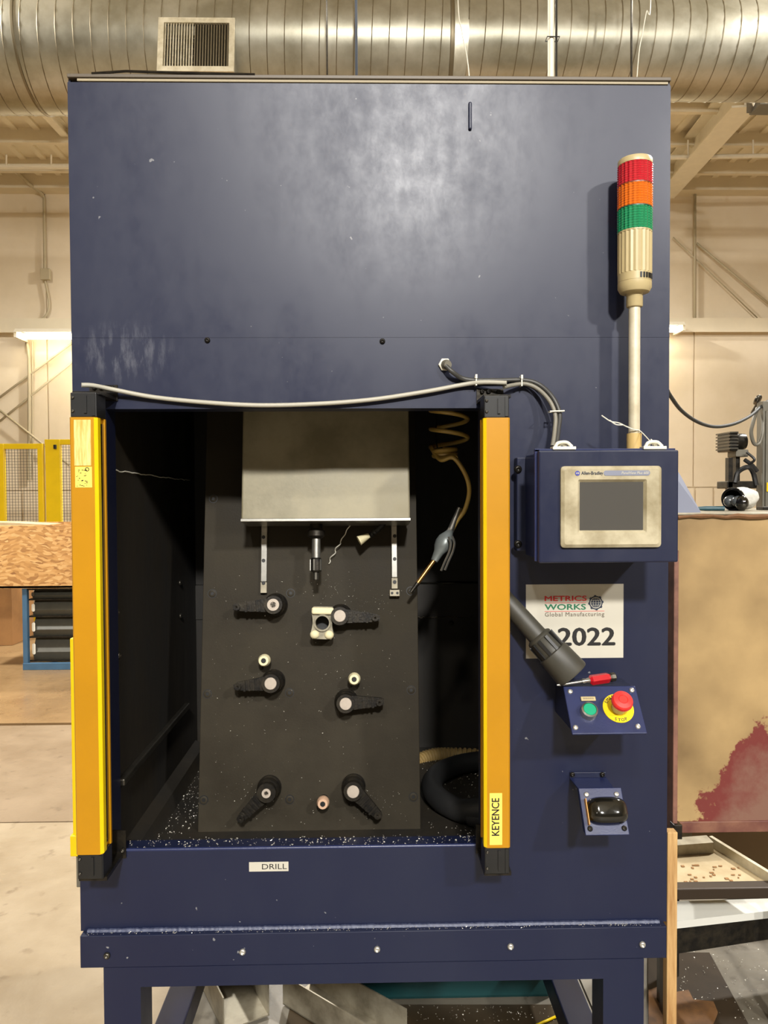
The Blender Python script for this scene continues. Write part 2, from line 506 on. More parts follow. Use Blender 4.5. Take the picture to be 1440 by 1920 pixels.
def rrect(w, h, r, n=4, cx=0, cy=0):
    out = []
    for sx, sy, a in ((1, 1, 0), (-1, 1, 90), (-1, -1, 180), (1, -1, 270)):
        for k in range(n + 1):
            t = math.radians(a + 90 * k / n)
            out.append((cx + sx * (w / 2 - r) + r * math.cos(t), cy + sy * (h / 2 - r) + r * math.sin(t)))
    return out


def circ(r, n, cx=0, cy=0, a0=0): return [(cx + r * math.cos(a0 + 2 * PI * i / n), cy + r * math.sin(a0 + 2 * PI * i / n)) for i in range(n)]


FRONT = Matrix(((1, 0, 0, 0), (0, 0, -1, 0), (0, 1, 0, 0), (0, 0, 0, 1)))   # local x,y,z -> X, Z, -Y (a surface facing the camera)


def front(x, y, z): return Matrix.Translation((x, y, z)) @ FRONT


# ------------------------------------------------------------------ the hall
RX0, RX1, RY0, RY1, RH = -13., 13., -10., 12., 6.5
st = dict(kind='structure')
b = MB(); b.box(RX0, RX1, RY0, RY1, -.3, -.02); floor = b.build('floor', CONC2, **st)
xs = [-13, -7.2, -.56, .66, 9.0, 13]
CONC5 = concrete('shaded_concrete', S(116, 110, 98), S(94, 88, 76), S(66, 58, 46), .5, .1)  # slabs below and right of the machine: floor shade put into the colour
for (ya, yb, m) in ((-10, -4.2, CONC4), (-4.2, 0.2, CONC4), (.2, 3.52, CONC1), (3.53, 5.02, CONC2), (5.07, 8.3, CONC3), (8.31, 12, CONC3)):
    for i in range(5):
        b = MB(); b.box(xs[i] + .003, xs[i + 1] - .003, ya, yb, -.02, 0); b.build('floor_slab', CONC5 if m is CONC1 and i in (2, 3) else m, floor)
b = MB(); b.box(RX0, RX1, RY0, RY1, RH, RH + .1); ceil = b.build('ceiling', CEILM, **st)
b = MB(); b.box(RX0 - .1, RX0, RY0, RY1, 0, RH); b.build('wall_left', WALLM, **st)
b = MB(); b.box(RX1, RX1 + .1, RY0, RY1, 0, RH); b.build('wall_right', WALLM, **st)
b = MB(); b.box(RX0, RX1, RY0 - .1, RY0, 0, RH); b.build('wall_front', mat('grey_block_wall', S(112, 106, 96), .8), **st)
b = MB(); b.box(RX0, RX1, RY1 + .03, RY1 + .13, 0, RH); wb = b.build('wall_back', WALLM, **st)
px = [P(x, 500, 12).x for x in (-420, -190, 86, 400, 700, 1000, 1302, 1560, 1830)]
px = [RX0] + px + [RX1]
for i in range(len(px) - 1):
    for z0, z1 in ((1.62, 4.12), (4.16, RH)):
        b = MB(); b.box(px[i] + .012, px[i + 1] - .012, RY1, RY1 + .03, z0, z1 - .01); b.build('wall_panel', WALLM, wb)
# ribbed wainscot below
b = MB()
x = RX0
ribs = []
while x < RX1 - .3:
    b.box(x, x + .26, RY1 - .005, RY1 + .03, 0, 1.6); x += .30
b.build('wainscot', WALLM, wb)
# eave beam and girt
b = MB(); b.box(RX0, RX1, 11.75, 12, 6.28, 6.5); b.build('trim_1', WALLS, **st)
b = MB(); b.box(RX0, RX1, 11.86, 12, 4.12, 4.30).box(RX0, RX1, 11.84, 11.86, 4.08, 4.30); b.build('trim_2', WALLS, **st)
# roof deck ribs and purlins as pieces of the ceiling
x0 = None
for y in (7.6, 8.5, 9.4, 10.3, 11.2):
    b = MB(); b.box(RX0, RX1, y, y + .07, RH - .2, RH); b.build('purlin', WALLS, ceil)
b = MB()
x = RX0 + .1
while x < RX1: b.box(x, x + .09, 7, 12, RH - .035, RH); x += .3
b.build('deck_rib', CEILM, ceil, kind='stuff')
# rafters (deep tapered frame members running down to the back wall)


def rafter(pa, pb, wdt, dep):
    pa, pb = Vector(pa), Vector(pb)
    d = (pb - pa).normalized(); s = d.cross(Vector((0, 0, 1))).normalized(); u = s.cross(d)
    b = MB()
    for o, hw, hh in ((0, .012, dep / 2), (dep / 2, wdt / 2, .012), (-dep / 2, wdt / 2, .012)):
        c = u * o
        b.prism([pa + c + s * hw + u * hh, pa + c - s * hw + u * hh, pa + c - s * hw - u * hh, pa + c + s * hw - u * hh], pb - pa)
    return b


rafter(P(1398, 170, 8.6), P(1246, 350, 11.7), .3, .34).build('roof_brace', LIN, label='broad cream roof brace slanting down right of the machine below the duct', cat='beam')
rafter(P(1322, 170, 9.4), P(1215, 300, 11.6), .12, .16).build('roof_brace', LIN, label='thin cream roof brace left of the broad one at the machine top corner', cat='beam')
rafter(P(70, 190, 9.2), P(170, 300, 11.6), .1, .12).build('roof_brace', LIN, label='thin cream roof brace below the duct left of the machine', cat='beam')
b = MB(); b.tube([P(-60, 312, 10.2), P(160, 312, 10.2)], .035, 10)
for x in (12, 96): b.tube([P(x, 316, 10.2), P(x, 290, 10.1)], .012, 6)
b.build('sprinkler_pipe', LIN, label='cream horizontal pipe hung under the roof left of the machine', cat='pipe')
b = MB(); b.tube([P(1200, 296, 10.2), P(1560, 290, 10.2)], .03, 10)
for x in (1290, 1412): b.tube([P(x, 296, 10.2), P(x, 262, 10.15)], .012, 6)
b.build('sprinkler_pipe', LIN, label='cream horizontal pipe crossing the broad roof brace on the right', cat='pipe')
# rod bracing and conduits on the back wall
YW = 11.93


def rod(a, c, r, name, label, cat, m=GRCON, Y=YW):
    b = MB(); b.tube([P(*a, Y), P(*c, Y)], r, 8); return b.build(name, m, label=label, cat=cat)


rod((-40, 775), (150, 632), .018, 'brace_rod', 'upper slanting brace rod on the wall below the left lamp', 'rod')
rod((-40, 822), (150, 668), .018, 'brace_rod', 'lower slanting brace rod rising right on the wall left of the machine', 'rod')
rod((-40, 738), (130, 872), .018, 'brace_rod', 'brace rod falling right behind the yellow mesh guard', 'rod', Y=11.87)
rod((1306, 456), (1480, 602), .018, 'brace_rod', 'slanting brace rod on the right wall beside the signal tower', 'rod')
rod((1262, 445), (1420, 596), .010, 'brace_rod', 'thinner brace rod under the other on the right wall', 'rod')
rod((1303, 352), (1303, 608), .022, 'wall_conduit', 'thin upright conduit high on the right wall', 'conduit')
b = MB(); b.tube(smooth_path([P(28, 318, 11.5), P(55, 345, 11.7), P(80, 366, YW), P(83, 390, YW), P(84, 506, YW)]), .025, 8)
b.box(*[c for k in range(3) for c in sorted((P(78, 505, YW)[k], P(93, 524, YW - .06)[k]))], bevel=.008)
b.tube(smooth_path([P(84, 524, YW), P(92, 570, YW), P(84, 594, YW), P(62, 606, YW), P(48, 612, YW)]), .018, 8)
b.build('wall_conduit', GRCON, label='grey conduit with junction box above the lamp on the left wall', cat='conduit')
b = MB(); b.tube(smooth_path([P(50, 636, YW), P(54, 665, YW), P(55, 700, YW), P(55, 900, YW)]), .03, 8)
b.tube([P(61, 640, YW), P(61, 900, YW)], .012, 6)
b.build('wall_conduit', GRCON, label='grey conduit running down the wall below the left lamp', cat='conduit')


def wall_lamp(xa, xb, yy, label):
    a, c = P(xa, yy, 11.6), P(xb, yy, 11.6)
    z = a.z
    t = thing('wall_lamp', (a.x / 2 + c.x / 2, 11.7, z - .1), label, 'lamp', 'lit fluorescent wall lamps')
    b = MB(); b.prism([(a.x, 11.45, z + .03), (a.x, 11.5, z + .09), (a.x, 11.86, z + .13), (a.x, 11.86, z + .10), (a.x, 11.5, z + .06)], (c.x - a.x, 0, 0)); b.build('reflector', LIN, t)
    for k, y in enumerate((11.56, 11.70)):
        b = MB(); b.cyl((a.x + .02, y, z), (c.x - .02, y, z), .03, seg=10); b.build('lamp_tube', TUBEON, t)
    for q in (a, c):
        b = MB(); b.box(q.x - .02, q.x + .02, 11.5, 11.88, z - .04, z + .07); b.build('end_plate', LIN, t)


wall_lamp(34, 330, 630, 'lit fluorescent lamp on the back wall left of the machine')
wall_lamp(980, 1278, 617, 'lit fluorescent lamp end showing right of the machine edge')

# high-bay lamp bodies around the light sources
for i, (x, y, z, p, d) in enumerate(BAYS):
    t = thing('high_bay_lamp', (x, y, z), ['round high bay lamp above the hall floor facing the machine', 'round high bay lamp to the right facing the machine', 'round high bay lamp to the left before the machine', 'round high bay lamp over the fence beyond the machine', 'round high bay lamp over the shelf beyond the machine', 'round high bay lamp nearest to the back wall', 'round high bay lamp closest to the machine front'][i], 'lamp', 'high bay lamps')
    b = MB(); b.lathe([(d * .62, .0), (d * .5, .12), (d * .22, .3), (d * .2, .42), (0, .42)], Matrix.Translation((x, y, z)), 24, cap=False); b.build('lamp_shade', ALU, t)
    b = MB(); b.cyl((x, y, z + .42), (x, y, RH), .012, seg=8); b.build('hanger', GRCON, t)

# ------------------------------------------------------------------ round duct under the roof
YD = 6.0


def duct_piece(x0, x1, c0, c1, r0, r1, name, parent):
    b = MB(); M = Matrix.Translation((x0, YD, c0)) @ Matrix.Rotation(PI / 2, 4, 'Y')
    b.cyl((x0, YD, c0), (x1, YD, c1), r0, r1, seg=64); return b.build(name, GALV, parent)


zl = P(300, 97, YD).z; zr = P(1150, 93, YD).z
XJ0, XJ1 = P(838, 95, YD).x, P(868, 95, YD).x
for (xa, xb, zc, r, lab, slope) in ((-12.5, XJ0, zl, .452, 'wide galvanised spiral duct run above the machine, with a grille', 0), (XJ1, 12.5, zr, .365, 'narrower galvanised spiral duct run at the upper right', 0)):
    t = thing('spiral_duct', ((xa + xb) / 2, YD, zc - r), lab, 'duct')
    duct_piece(xa, xb, zc, zc, r, r, 'duct_shell', t)
    n = 0; pts = []
    pitch = .128; x = xa; L = xb - xa; k = int(L / pitch * 28)
    vis0, vis1 = -4.2, 4.2
    pts = []
    for i in range(k + 1):
        x = xa + L * i / k
        if vis0 < x < vis1:
            a = 2 * PI * (x - xa) / pitch
            pts.append((x, YD - (r + .0005) * math.cos(a), zc + (r + .0005) * math.sin(a)))
    b = MB(); b.tube(pts, .0042, 4); b.build('spiral_seam', GALV2, t)
    if r > .4:
        b = MB(); lo = [[b.bm.verts.new((x, YD - rr * math.cos(2 * PI * i / 64), z + rr * math.sin(2 * PI * i / 64))) for i in range(64)] for x, z, rr in ((XJ0, zl, .452), (XJ1, zr, .365))]
        for i in range(64): b.bm.faces.new((lo[0][i], lo[0][(i + 1) % 64], lo[1][(i + 1) % 64], lo[1][i])).smooth = True
        b.build('reducer', GALV, t)
        b = MB(); b.lathe([(r, 0), (r + .012, .004), (r + .012, .03), (r, .034)], Matrix.Translation((XJ0 - .02, YD, zc)) @ Matrix.Rotation(PI / 2, 4, 'Y'), 64, cap=False); b.build('joint_band', GALV2, t)
        b = MB(); xx = P(70, 95, YD).x; b.lathe([(r, 0), (r + .008, .004), (r + .008, .02), (r, .024)], Matrix.Translation((xx, YD, zc)) @ Matrix.Rotation(PI / 2, 4, 'Y'), 64, cap=False); b.build('joint_band', GALV2, t)
        ductL = t
    for xh in ((-4, -1.0) if r > .4 else (2.6, 5.2)):
        b = MB(); b.tube([(xh, YD, zc + r), (xh, YD, RH)], .006, 6)
        b.build('hanger_rod', GRCON, t)
# supply grille on the duct
gc = (P(295, 33, 5.5) + P(441, 137, 5.5)) / 2
gw = (P(440, 80, 5.52).x - P(297, 80, 5.52).x); gh = .425
GM = Matrix.Translation(gc) @ Matrix.Rotation(math.radians(-9), 4, 'X') @ FRONT
vt = thing('air_grille', gc, 'beige rectangular supply grille with upright slats on the wide duct', 'vent')
b = MB(); b.ringplate([(-gw / 2, -gh / 2), (gw / 2, -gh / 2), (gw / 2, gh / 2), (-gw / 2, gh / 2)], [(-gw / 2 + .04, -gh / 2 + .04), (gw / 2 - .04, -gh / 2 + .04), (gw / 2 - .04, gh / 2 - .04), (-gw / 2 + .04, gh / 2 - .04)], -.01, .012, GM); b.build('frame', IVPOLE, vt)
b = MB(); b.ringplate([(-gw / 2 + .01, -gh / 2 + .01), (gw / 2 - .01, -gh / 2 + .01), (gw / 2 - .01, gh / 2 - .01), (-gw / 2 + .01, gh / 2 - .01)], [(-gw / 2 + .02, -gh / 2 + .02), (gw / 2 - .02, -gh / 2 + .02), (gw / 2 - .02, gh / 2 - .02), (-gw / 2 + .02, gh / 2 - .02)], -.3, -.01, GM); b.build('collar', GALV, vt)
b = MB(); b.box(-gw / 2 + .02, gw / 2 - .02, -gh / 2 + .02, gh / 2 - .02, -.07, -.06, M=GM); b.build('backing', BLKM, vt)
NS = 24
for i in range(NS):
    x = -gw / 2 + .05 + (gw - .10) * i / (NS - 1)
    ang = math.radians(28 if i < NS * .45 else -20)
    b = MB(); b.box(-.0035, .0035, -gh / 2 + .04, gh / 2 - .04, -.028, .004, M=GM @ Matrix.Translation((x, 0, 0)) @ Matrix.Rotation(ang, 4, 'Y')); b.build('slat', IVPOLE if i < 11 else GALV2, vt)
b = MB()
for k in range(7):
    y = -gh / 2 + .05 + (gh - .1) * k / 6
    b.box(-gw / 2 + .04, gw / 2 - .04, y - .003, y + .003, -.055, -.035, M=GM)
b.build('rear_slats', GALV2, vt, kind='stuff')

# drops hanging in front of the duct
for x, m, lab, r in ((613, DKSTEEL, 'dark drop rod hanging before the duct, left of the thicker one', .006), (668, mat('blue_grey_rod', S(72, 82, 96), .5), 'blue grey drop rod hanging before the duct above the machine middle', .009), (1184, DKSTEEL, 'dark drop rod hanging before the narrow duct on the right', .008)):
    b = MB(); p = P(x, 70, 5.2); b.tube([(p.x, 5.2, RH), (p.x, 5.2, 3.9)], r, 8); b.build('drop_rod', m, label=lab, cat='rod')
b = MB(); b.tube(smooth_path([Vector((P(855, 0, 5.3).x, 5.3, RH)), P(858, -20, 5.3), P(866, 60, 5.3), P(876, 110, 5.3), P(884, 190, 5.3)]), .004, 5); b.build('hanging_wire', TIE, label='thin pale wire hanging beside the duct reducer', cat='wire')
b = MB(); b.tube(smooth_path([Vector((P(1218, 0, 5.3).x, 5.3, RH)), P(1220, -10, 5.3), P(1212, 22, 5.3), P(1204, 66, 5.3), P(1198, 100, 5.3), P(1191, 190, 5.3)]), .004, 5); b.build('hanging_wire', TIE, label='kinked pale wire hanging beside the right drop rod', cat='wire')
# white lamp at the far upper right
t = thing('strip_lamp', P(1432, 190, 8), 'grey strip lamp with white triangular end at the right edge', 'lamp')
a = P(1414, 176, 8); c = P(1600, 176, 8); zl2 = P(1414, 198, 8).z
b = MB(); b.prism([(a.x, 8.0, a.z), (a.x, 8.16, a.z), (a.x, 8.16, zl2), ], (c.x - a.x, 0, 0)); b.prism([(a.x + .05, 7.97, a.z), (a.x + .05, 8.2, a.z), (a.x + .05, 8.2, zl2), (a.x + .05, 7.97, zl2)], (c.x - a.x, 0, 0)); b.build('housing', GREYMC, t)
b = MB(); b.prism([P(1406, 177, 7.94), P(1422, 177, 7.94), P(1414, 198, 7.94)], (0, .02, 0)); b.build('end_plate', TIE, t)
b = MB(); b.tube([(a.x + .2, 8.08, a.z), (a.x + .2, 8.08, RH)], .008, 6).tube([(c.x - .2, 8.08, a.z), (c.x - .2, 8.08, RH)], .008, 6); b.build('hanger', GRCON, t)

# ------------------------------------------------------------------ the drilling machine cabinet
X0, X1, YF, YB = -.6075, .6262, 1.55, 2.62
ZT = CAM_Z + .848; ZB = CAM_Z - .913
ox0 = P(205, 1200, YF).x; ox1 = P(904, 1200, YF).x; oz1 = P(560, 766, YF).z; oz0 = P(560, 1592, YF).z
T = .004
mc = thing('drilling_machine', ((X0 + X1) / 2, YF + .5, 0), 'large navy blue steel drilling machine cabinet with an open front', 'machine')
zs = P(400, 633, YF).z
b = MB(); b.box(X0, X1, YF - .0006, YF + T, zs, ZT - .012); b.build('upper_panel', BLUE, mc)
b = MB()
out = [(X0, ZB), (X1, ZB), (X1, zs), (X0, zs)]
inn = [(ox0, oz0), (ox1, oz0), (ox1, oz1), (ox0, oz1)]
b.ringplate(out, inn, -T, 0, M=front(0, YF, 0)); b.build('front_panel', BLUE, mc)
b = MB(); b.box(X0 + .01, X1 - .01, YF + T + .001, YF + T + .012, zs - .03, zs + .03); b.build('backing_strip', BLUE, mc)
# returns of the opening
b = MB()
b.box(ox0 - .004, ox0, YF + T, YF + .055, oz0, oz1)
b.build('jamb', BLUE, mc)
b = MB(); b.box(ox1, ox1 + .004, YF + T, YF + .055, oz0, oz1); b.build('jamb', BLUE, mc)
b = MB(); b.box(ox0, ox1, YF + T, YF + .05, oz0 - .004, oz0 + .0); b.build('sill', BLUE, mc)
b = MB(); b.tube([(ox0, YF + .004, oz0 + .001), (ox1, YF + .004, oz0 + .001)], .0042, 10); b.build('sill_edge', BLUE2, mc)
b = MB(); b.box(ox0, ox1, YF + T, YF + .055, oz1, oz1 + .004); b.build('lintel', BLUE, mc)
# roof lid with a cream lip
b = MB(); b.box(X0, X1, YF - .004, YB, ZT - .004, ZT + .004, bevel=.0015); b.build('roof_lid', mat('brown_grey_lid', S(86, 76, 62), .5), mc)
b = MB(); b.box(X0 + .02, X1 - .006, YF - .002, YF + .02, ZT - .010, ZT - .0055); b.build('lid_gasket', mat('tan_gasket', S(150, 138, 112), .6), mc)
b = MB(); b.tube([(X0 + .05, YF - .003, ZT + .004), (X0 + .12, YF - .005, ZT + .008), (X0 + .17, YF - .006, ZT + .006), (X0 + .38, YF - .003, ZT + .004)], .0025, 6); b.build('lid_trim', BLKM, mc)
b = MB(); b.box(X0, X0 + T, YF + T, YB, ZB, ZT - .004); b.build('side_panel', BLUE, mc)
b = MB(); b.box(X1 - T, X1, YF + T, YB, ZB, ZT - .004); b.build('side_panel', BLUE, mc)
b = MB(); b.box(X0, X1, YB - T, YB, ZB, ZT - .004); b.build('back_panel', BLUE, mc)
# black work enclosure inside
IX0, IX1, IY1, IZ0 = -.548, .595, 2.36, CAM_Z - .812
b = MB(); b.box(IX0 - .004, IX0, YF + .056, IY1, IZ0, 2.25); lw = b.build('inner_wall', BLACKIN, mc)
b = MB(); b.box(IX1, IX1 + .004, YF + .056, IY1, IZ0, 2.25); b.build('inner_wall', BLACKIN, mc)
b = MB(); b.box(IX0, IX1, IY1, IY1 + .004, P(840, 1093, IY1).z + .001, 2.25).box(IX0, IX1, IY1 + .003, IY1 + .006, IZ0, 2.25); b.box(IX0, IX1, IY1 - .006, IY1 + .002, P(840, 1157, IY1).z, P(840, 1093, IY1).z - .002).box(IX0, IX1, IY1 - .002, IY1 + .003, IZ0, P(840, 1157, IY1).z - .002); b.build('inner_back_wall', BLACKIN, mc)
b = MB(); b.tube([P(782, 1093, IY1 - .008), P(910, 1093, IY1 - .008)], .003, 6); b.build('seam_strip', DKSTEEL, mc)
b = MB(); b.box(IX0, IX1, YF + .04, IY1, IZ0 - .006, IZ0); b.build('tray_floor', BLACKIN, mc)
b = MB(); b.box(IX0, IX1, YF + .056, IY1, 2.25, 2.256); b.build('inner_roof', BLACKIN, mc)
# ledge on the left inner wall and the chip-covered floor angle
pa, pb_ = P(205, 1487, 1.56), P(347, 1311, 2.19)
b = MB(); b.box(IX0, IX0 + .016, YF + .06, 2.2, P(220, 1468, 1.60).z - .012, P(220, 1468, 1.60).z + .004, bevel=.003); b.build('wall_ledge', DKSTEEL, mc)
b = MB(); b.prism([(IX0, YF + .06, IZ0), (IX0 + .045, YF + .06, IZ0), (IX0 + .03, YF + .06, IZ0 + .03), (IX0, YF + .06, IZ0 + .04)], (0, .72, 0)); b.build('floor_angle', BLACKIN, mc)
for x, y in ((219, 1148), (337, 1093), (338, 1155), (222, 1229)):
    v = ray(x, y); k = IX0 / v.x; screw(CAMP + v * k, (1, 0, 0), .008, .005, DKSTEEL, mc)
v = ray(846, 1169); screw(P(846, 1169, IY1 - .006), (0, -1, 0), .008, .006, DKSTEEL, mc)
v = ray(213, 882); a = CAMP + v * (IX0 / v.x); v = ray(355, 901); c = CAMP + v * (IX0 / v.x)
random.seed(2); n_p = 40
b = MB(); b.tube([a.lerp(c, i / 39) + Vector((.001, 0, random.uniform(-.0016, .0016))) for i in range(40)], .0015, 5); b.build('weld_seam', TIE, mc)
b = MB(); b.tube([P(780 + 78 * i / 29, 1157 + random.uniform(-1.5, 1.5), IY1 - .008) for i in range(30)], .0016, 5); b.build('weld_seam', GRYINK, mc)
# screws, gland hole and marks on the front
for x, y in ((389, 638), (717, 640)): screw(P(x, y, YF), (0, -1, 0), .0058, .005, BLKM, mc)
p = P(881, 219, YF)
b = MB(); b.box(p.x - .0035, p.x + .0035, YF - .007, YF + .0005, p.z - .028, p.z + .028, bevel=.0028); b.build('weld_tab', BLUE, mc)
# base: apron, frame rail, legs
YA = 1.53
az1 = ZB + .001; az0 = P(700, 1806, YA).z; rz0 = P(700, 1843, YA).z
ax0 = P(150, 1775, YA).x; ax1 = P(1250, 1775, YA).x
b = MB(); b.box(ax0, ax1, YA, YB, az0, az1, bevel=.0015); ap = b.build('apron', BLUE, mc)
b = MB()
random.seed(3)
pts = []
for i in range(420):
    x = ax0 + .01 + (ax1 - ax0 - .02) * i / 419
    pts.append((x, YF - .004, az1 + .0005))
b.tube(pts, .005, 6, rad=[.0042 + random.uniform(0, .0014) for _ in pts]); b.build('weld_bead', mat('dusty_bead', S(74, 80, 104), .5, c2=S(46, 52, 78), vscale=120), mc)
lx = [P(x, 1880, YA).x for x in (195, 264, 1131, 1207)]
b = MB(); b.box(lx[0], lx[3], YA, YA + .05, rz0, az0); b.build('front_rail', BLUE, mc)
for xa, xb in ((lx[0], lx[1]), (lx[2], lx[3])):
    for ya in (YA, YB - .09):
        b = MB(); b.box(xa, xb, ya, ya + .078, 0.008, rz0); b.box(xa - .01, xb + .01, ya - .01, ya + .09, 0, .008); b.build('leg', BLUE, mc)
for x, s in ((lx[0], 1), (lx[3] - .075, 1)):
    b = MB(); b.box(x, x + .075, YA + .08, YB - .09, .13, .20, bevel=.004); b.build('side_rail', BLUE, mc)
for x, y in ((201, 1791), (455, 1784), (707, 1779), (957, 1774), (1204, 1770)):
    screw(P(x, y, YA), (0, -1, 0), .0068, .006, ZINC if x > 300 else DKSTEEL, ap, 'bolt')

# ------------------------------------------------------------------ fixture plate (tilted) and its hardware
v0 = P(580, 1561, 1.78); v1 = P(580, 950, 1.78 * 1.066)
vv = (v1 - v0); vv.x = 0; vv.normalize()
SOCK = mat('dark_socket_head', S(29, 26, 21), .55, metal=.3)
uu = Vector((1, 0, 0)); nn = uu.cross(vv)
PO = Vector((0, v0.y, v0.z))
PM = Matrix((uu, vv, nn)).transposed().to_4x4(); PM.translation = PO


def PL(px, py, h=0):
    v = ray(px, py); k = (PO + nn * h - CAMP).dot(nn) / v.dot(nn); q = CAMP + v * k - PO
    return q.dot(uu), q.dot(vv)


u0 = (PL(371, 1560)[0] + PL(384, 950)[0]) / 2; u1 = (PL(790, 1560)[0] + PL(779.5, 950)[0]) / 2
fp = thing('fixture_plate', PM @ Vector(((u0 + u1) / 2, 0, 0)), 'tall dark grey tilted steel fixture plate inside the machine', 'fixture plate')
b = MB(); b.box(u0, u1, 0, 1.32, -.025, 0, bevel=.0015, M=PM); b.build('plate', PLATE, fp)
for x, y in ((398, 1113), (545, 1112), (770, 1108), (389, 1301), (543, 1299), (771, 1294), (382, 1500), (543, 1499), (775, 1494), (400, 935)):
    q = PL(x, y)
    MQ = PM @ Matrix.Translation((q[0], q[1], 0))
    b = MB(); b.lathe([(.0112, .0), (.0112, .0006), (0, .0006)], MQ, 20); ss = b.build('socket_screw', BLK, fp)
    b = MB(); b.lathe([(.0092, .0004), (.0092, .0014), (.0086, .0018), (.0046, .0018), (.0044, .0008), (0, .0008)], MQ, 20, cap=False); b.build('screw_head', PLATE, ss)
    b = MB(); b.lathe([(.0044, .0008), (.0044, .0012), (0, .0012)], MQ, 6, smooth=False); b.build('hex_socket', BLK, ss)
b = MB(); b.box(u0 + .05, u1 - .05, .2, .26, -.5, -.026, M=PM); b.build('rear_bracket', BLKM, fp)
b = MB(); b.box(u0 + .02, u1 - .02, -.012, .0, -.09, -.0, M=PM); b.build('foot', BLKM, fp)

# linear guide rails on the plate
for i, (x, yb_, lab) in enumerate(((494, 1112, 'left steel guide rail with bolt holes under the spindle housing'), (740, 1104, 'right steel guide rail ending in a small drilled cross block'))):
    q = PL(x, yb_, .012); qt = PL(x, 940, .012)
    t = thing('guide_rail', PM @ Vector((q[0], q[1], 0)), lab, 'rail', 'guide rails on the fixture plate')
    b = MB(); b.box(q[0] - .0075, q[0] + .0075, q[1] + .028, qt[1] + .1, 0, .013, bevel=.0015, M=PM); b.build('rail', STEEL, t)
    b = MB(); b.box(q[0] - .0078, q[0] + .0078, q[1], q[1] + .027, 0, .012, bevel=.001, M=PM); b.build('end_stop', ALU, t)
    for yy in ((1007, 1051, 1093) if i == 0 else (1005, 1048, 1091)):
        h = PL(x, yy, .0135)
        b = MB(); b.lathe([(.0046, 0), (.0046, .001), (0, .001)], PM @ Matrix.Translation((h[0], h[1], .0128)), 14); b.build('bolt_hole', BLK, t)
    if i == 1:
        q2 = PL(740, 1112, .016)
        b = MB(); b.box(q2[0] - .0125, q2[0] + .0125, q2[1] - .008, q2[1] + .008, 0, .018, bevel=.0015, M=PM); cb = b.build('cross_block', ALU, t)
        for s in (-1, 1):
            b = MB(); b.lathe([(.0034, 0), (.0034, .0006), (0, .0006)], PM @ Matrix.Translation((q2[0] + s * .0066, q2[1], .0178)), 12); b.build('bolt_hole', BLK, cb)

# spindle head
HN = .135
ha = PL(452, 975, HN); hb = PL(769, 973, HN)
sh = thing('spindle_head', PM @ Vector(((ha[0] + hb[0]) / 2, ha[1], HN / 2)), 'pale aluminium spindle housing with drill hanging above the dark plate', 'spindle')
b = MB(); b.box(ha[0], hb[0], ha[1], ha[1] + .62, .03, HN, bevel=.004, M=PM); b.build('housing', HOUS, sh)
b = MB(); b.box(ha[0] - .0015, hb[0] + .0015, ha[1] - .004, ha[1] + .003, .028, HN + .002, bevel=.001, M=PM); b.build('bottom_lip', STEEL, sh)
SN = .075
s0 = PL(593, 978, SN); s1 = PL(592.5, 1010, SN); s2 = PL(593, 1046, SN); s3 = PL(593, 1072, SN); s4 = PL(594, 1088, SN)


def along_v(u, v, n): return PM @ Matrix.Translation((u, v, n)) @ Matrix.Rotation(-PI / 2, 4, 'X')


def sl(prof, name, m, seg=20, a0=0, smooth=True):
    b = MB(); b.lathe([(r, v - s4[1]) for r, v in prof], along_v(s0[0], s4[1], SN), seg, a0=a0, smooth=smooth); return b.build(name, m, sh)


top = ha[1] + .02
sl([(.013, s1[1]), (.0205, s1[1] + .006), (.0205, s1[1] + .018), (.015, s1[1] + .024), (.015, top)], 'collet_nut', BLKM)
sl([(.0105, s2[1]), (.0105, s1[1] + .004)], 'shank', STEEL)
sl([(.0125, s3[1]), (.0135, s3[1] + .004), (.0135, s2[1] - .004), (.0115, s2[1])], 'tool_holder', BLKM, 12, smooth=False)
b = MB()
for k in range(5):
    a = 2 * PI * k / 5 + .35; b.box(-.0022, .0022, .0128, .0148, s3[1] - s4[1] + .003, s2[1] - s4[1] - .004, M=along_v(s0[0], s4[1], SN) @ Matrix.Rotation(a, 4, 'Z'))
b.build('flutes', STEEL, sh)
sl([(.006, s4[1]), (.0075, s4[1] + .002), (.0075, s3[1] + .002)], 'drill_bit', DKSTEEL, 10, smooth=False)

# coolant nozzle and a loose swarf curl
q = [PL(x, y, h) for x, y, h in ((724, 976, .05), (712, 990, .05), (700, 999, .052), (690, 1006, .055))]
cn = thing('coolant_nozzle', PM @ Vector((q[3][0], q[3][1], .05)), 'segmented coolant nozzle with pale flared tip below the housing', 'nozzle')
b = MB()
pp = smooth_path([PM @ Vector((a[0], a[1], .05)) for a in q], 4)
b.tube(pp, .006, 10, rad=[.0075 if i % 2 else .0055 for i in range(len(pp))]); b.build('segmented_hose', RUB, cn)
a, c = PM @ Vector((*PL(692, 1004, .055), .055)), PM @ Vector((*PL(673, 1014, .058), .058))
b = MB(); b.cyl(a, c, .006, .0125, seg=14); b.build('flared_tip', CREAM, cn)
b = MB()
pts = [];
A = PM @ Vector((*PL(656, 985, .03), .03)); B = PM @ Vector((*PL(615, 1057, .004), .004))
for i in range(90):
    t_ = i / 89; c = A.lerp(B, t_); a = t_ * 26
    rr = .003 if t_ > .45 else .0012
    pts.append(c + uu * rr * math.cos(a) + nn * rr * math.sin(a))
b.tube(pts, .0013, 5); b.build('swarf_curl', CHIP, label='thin twisted silver swarf curl hanging beside the drill', cat='swarf')


CAPM = mat('dull_steel_cap', S(176, 164, 150), .5, metal=.2, var=.15, vscale=60)


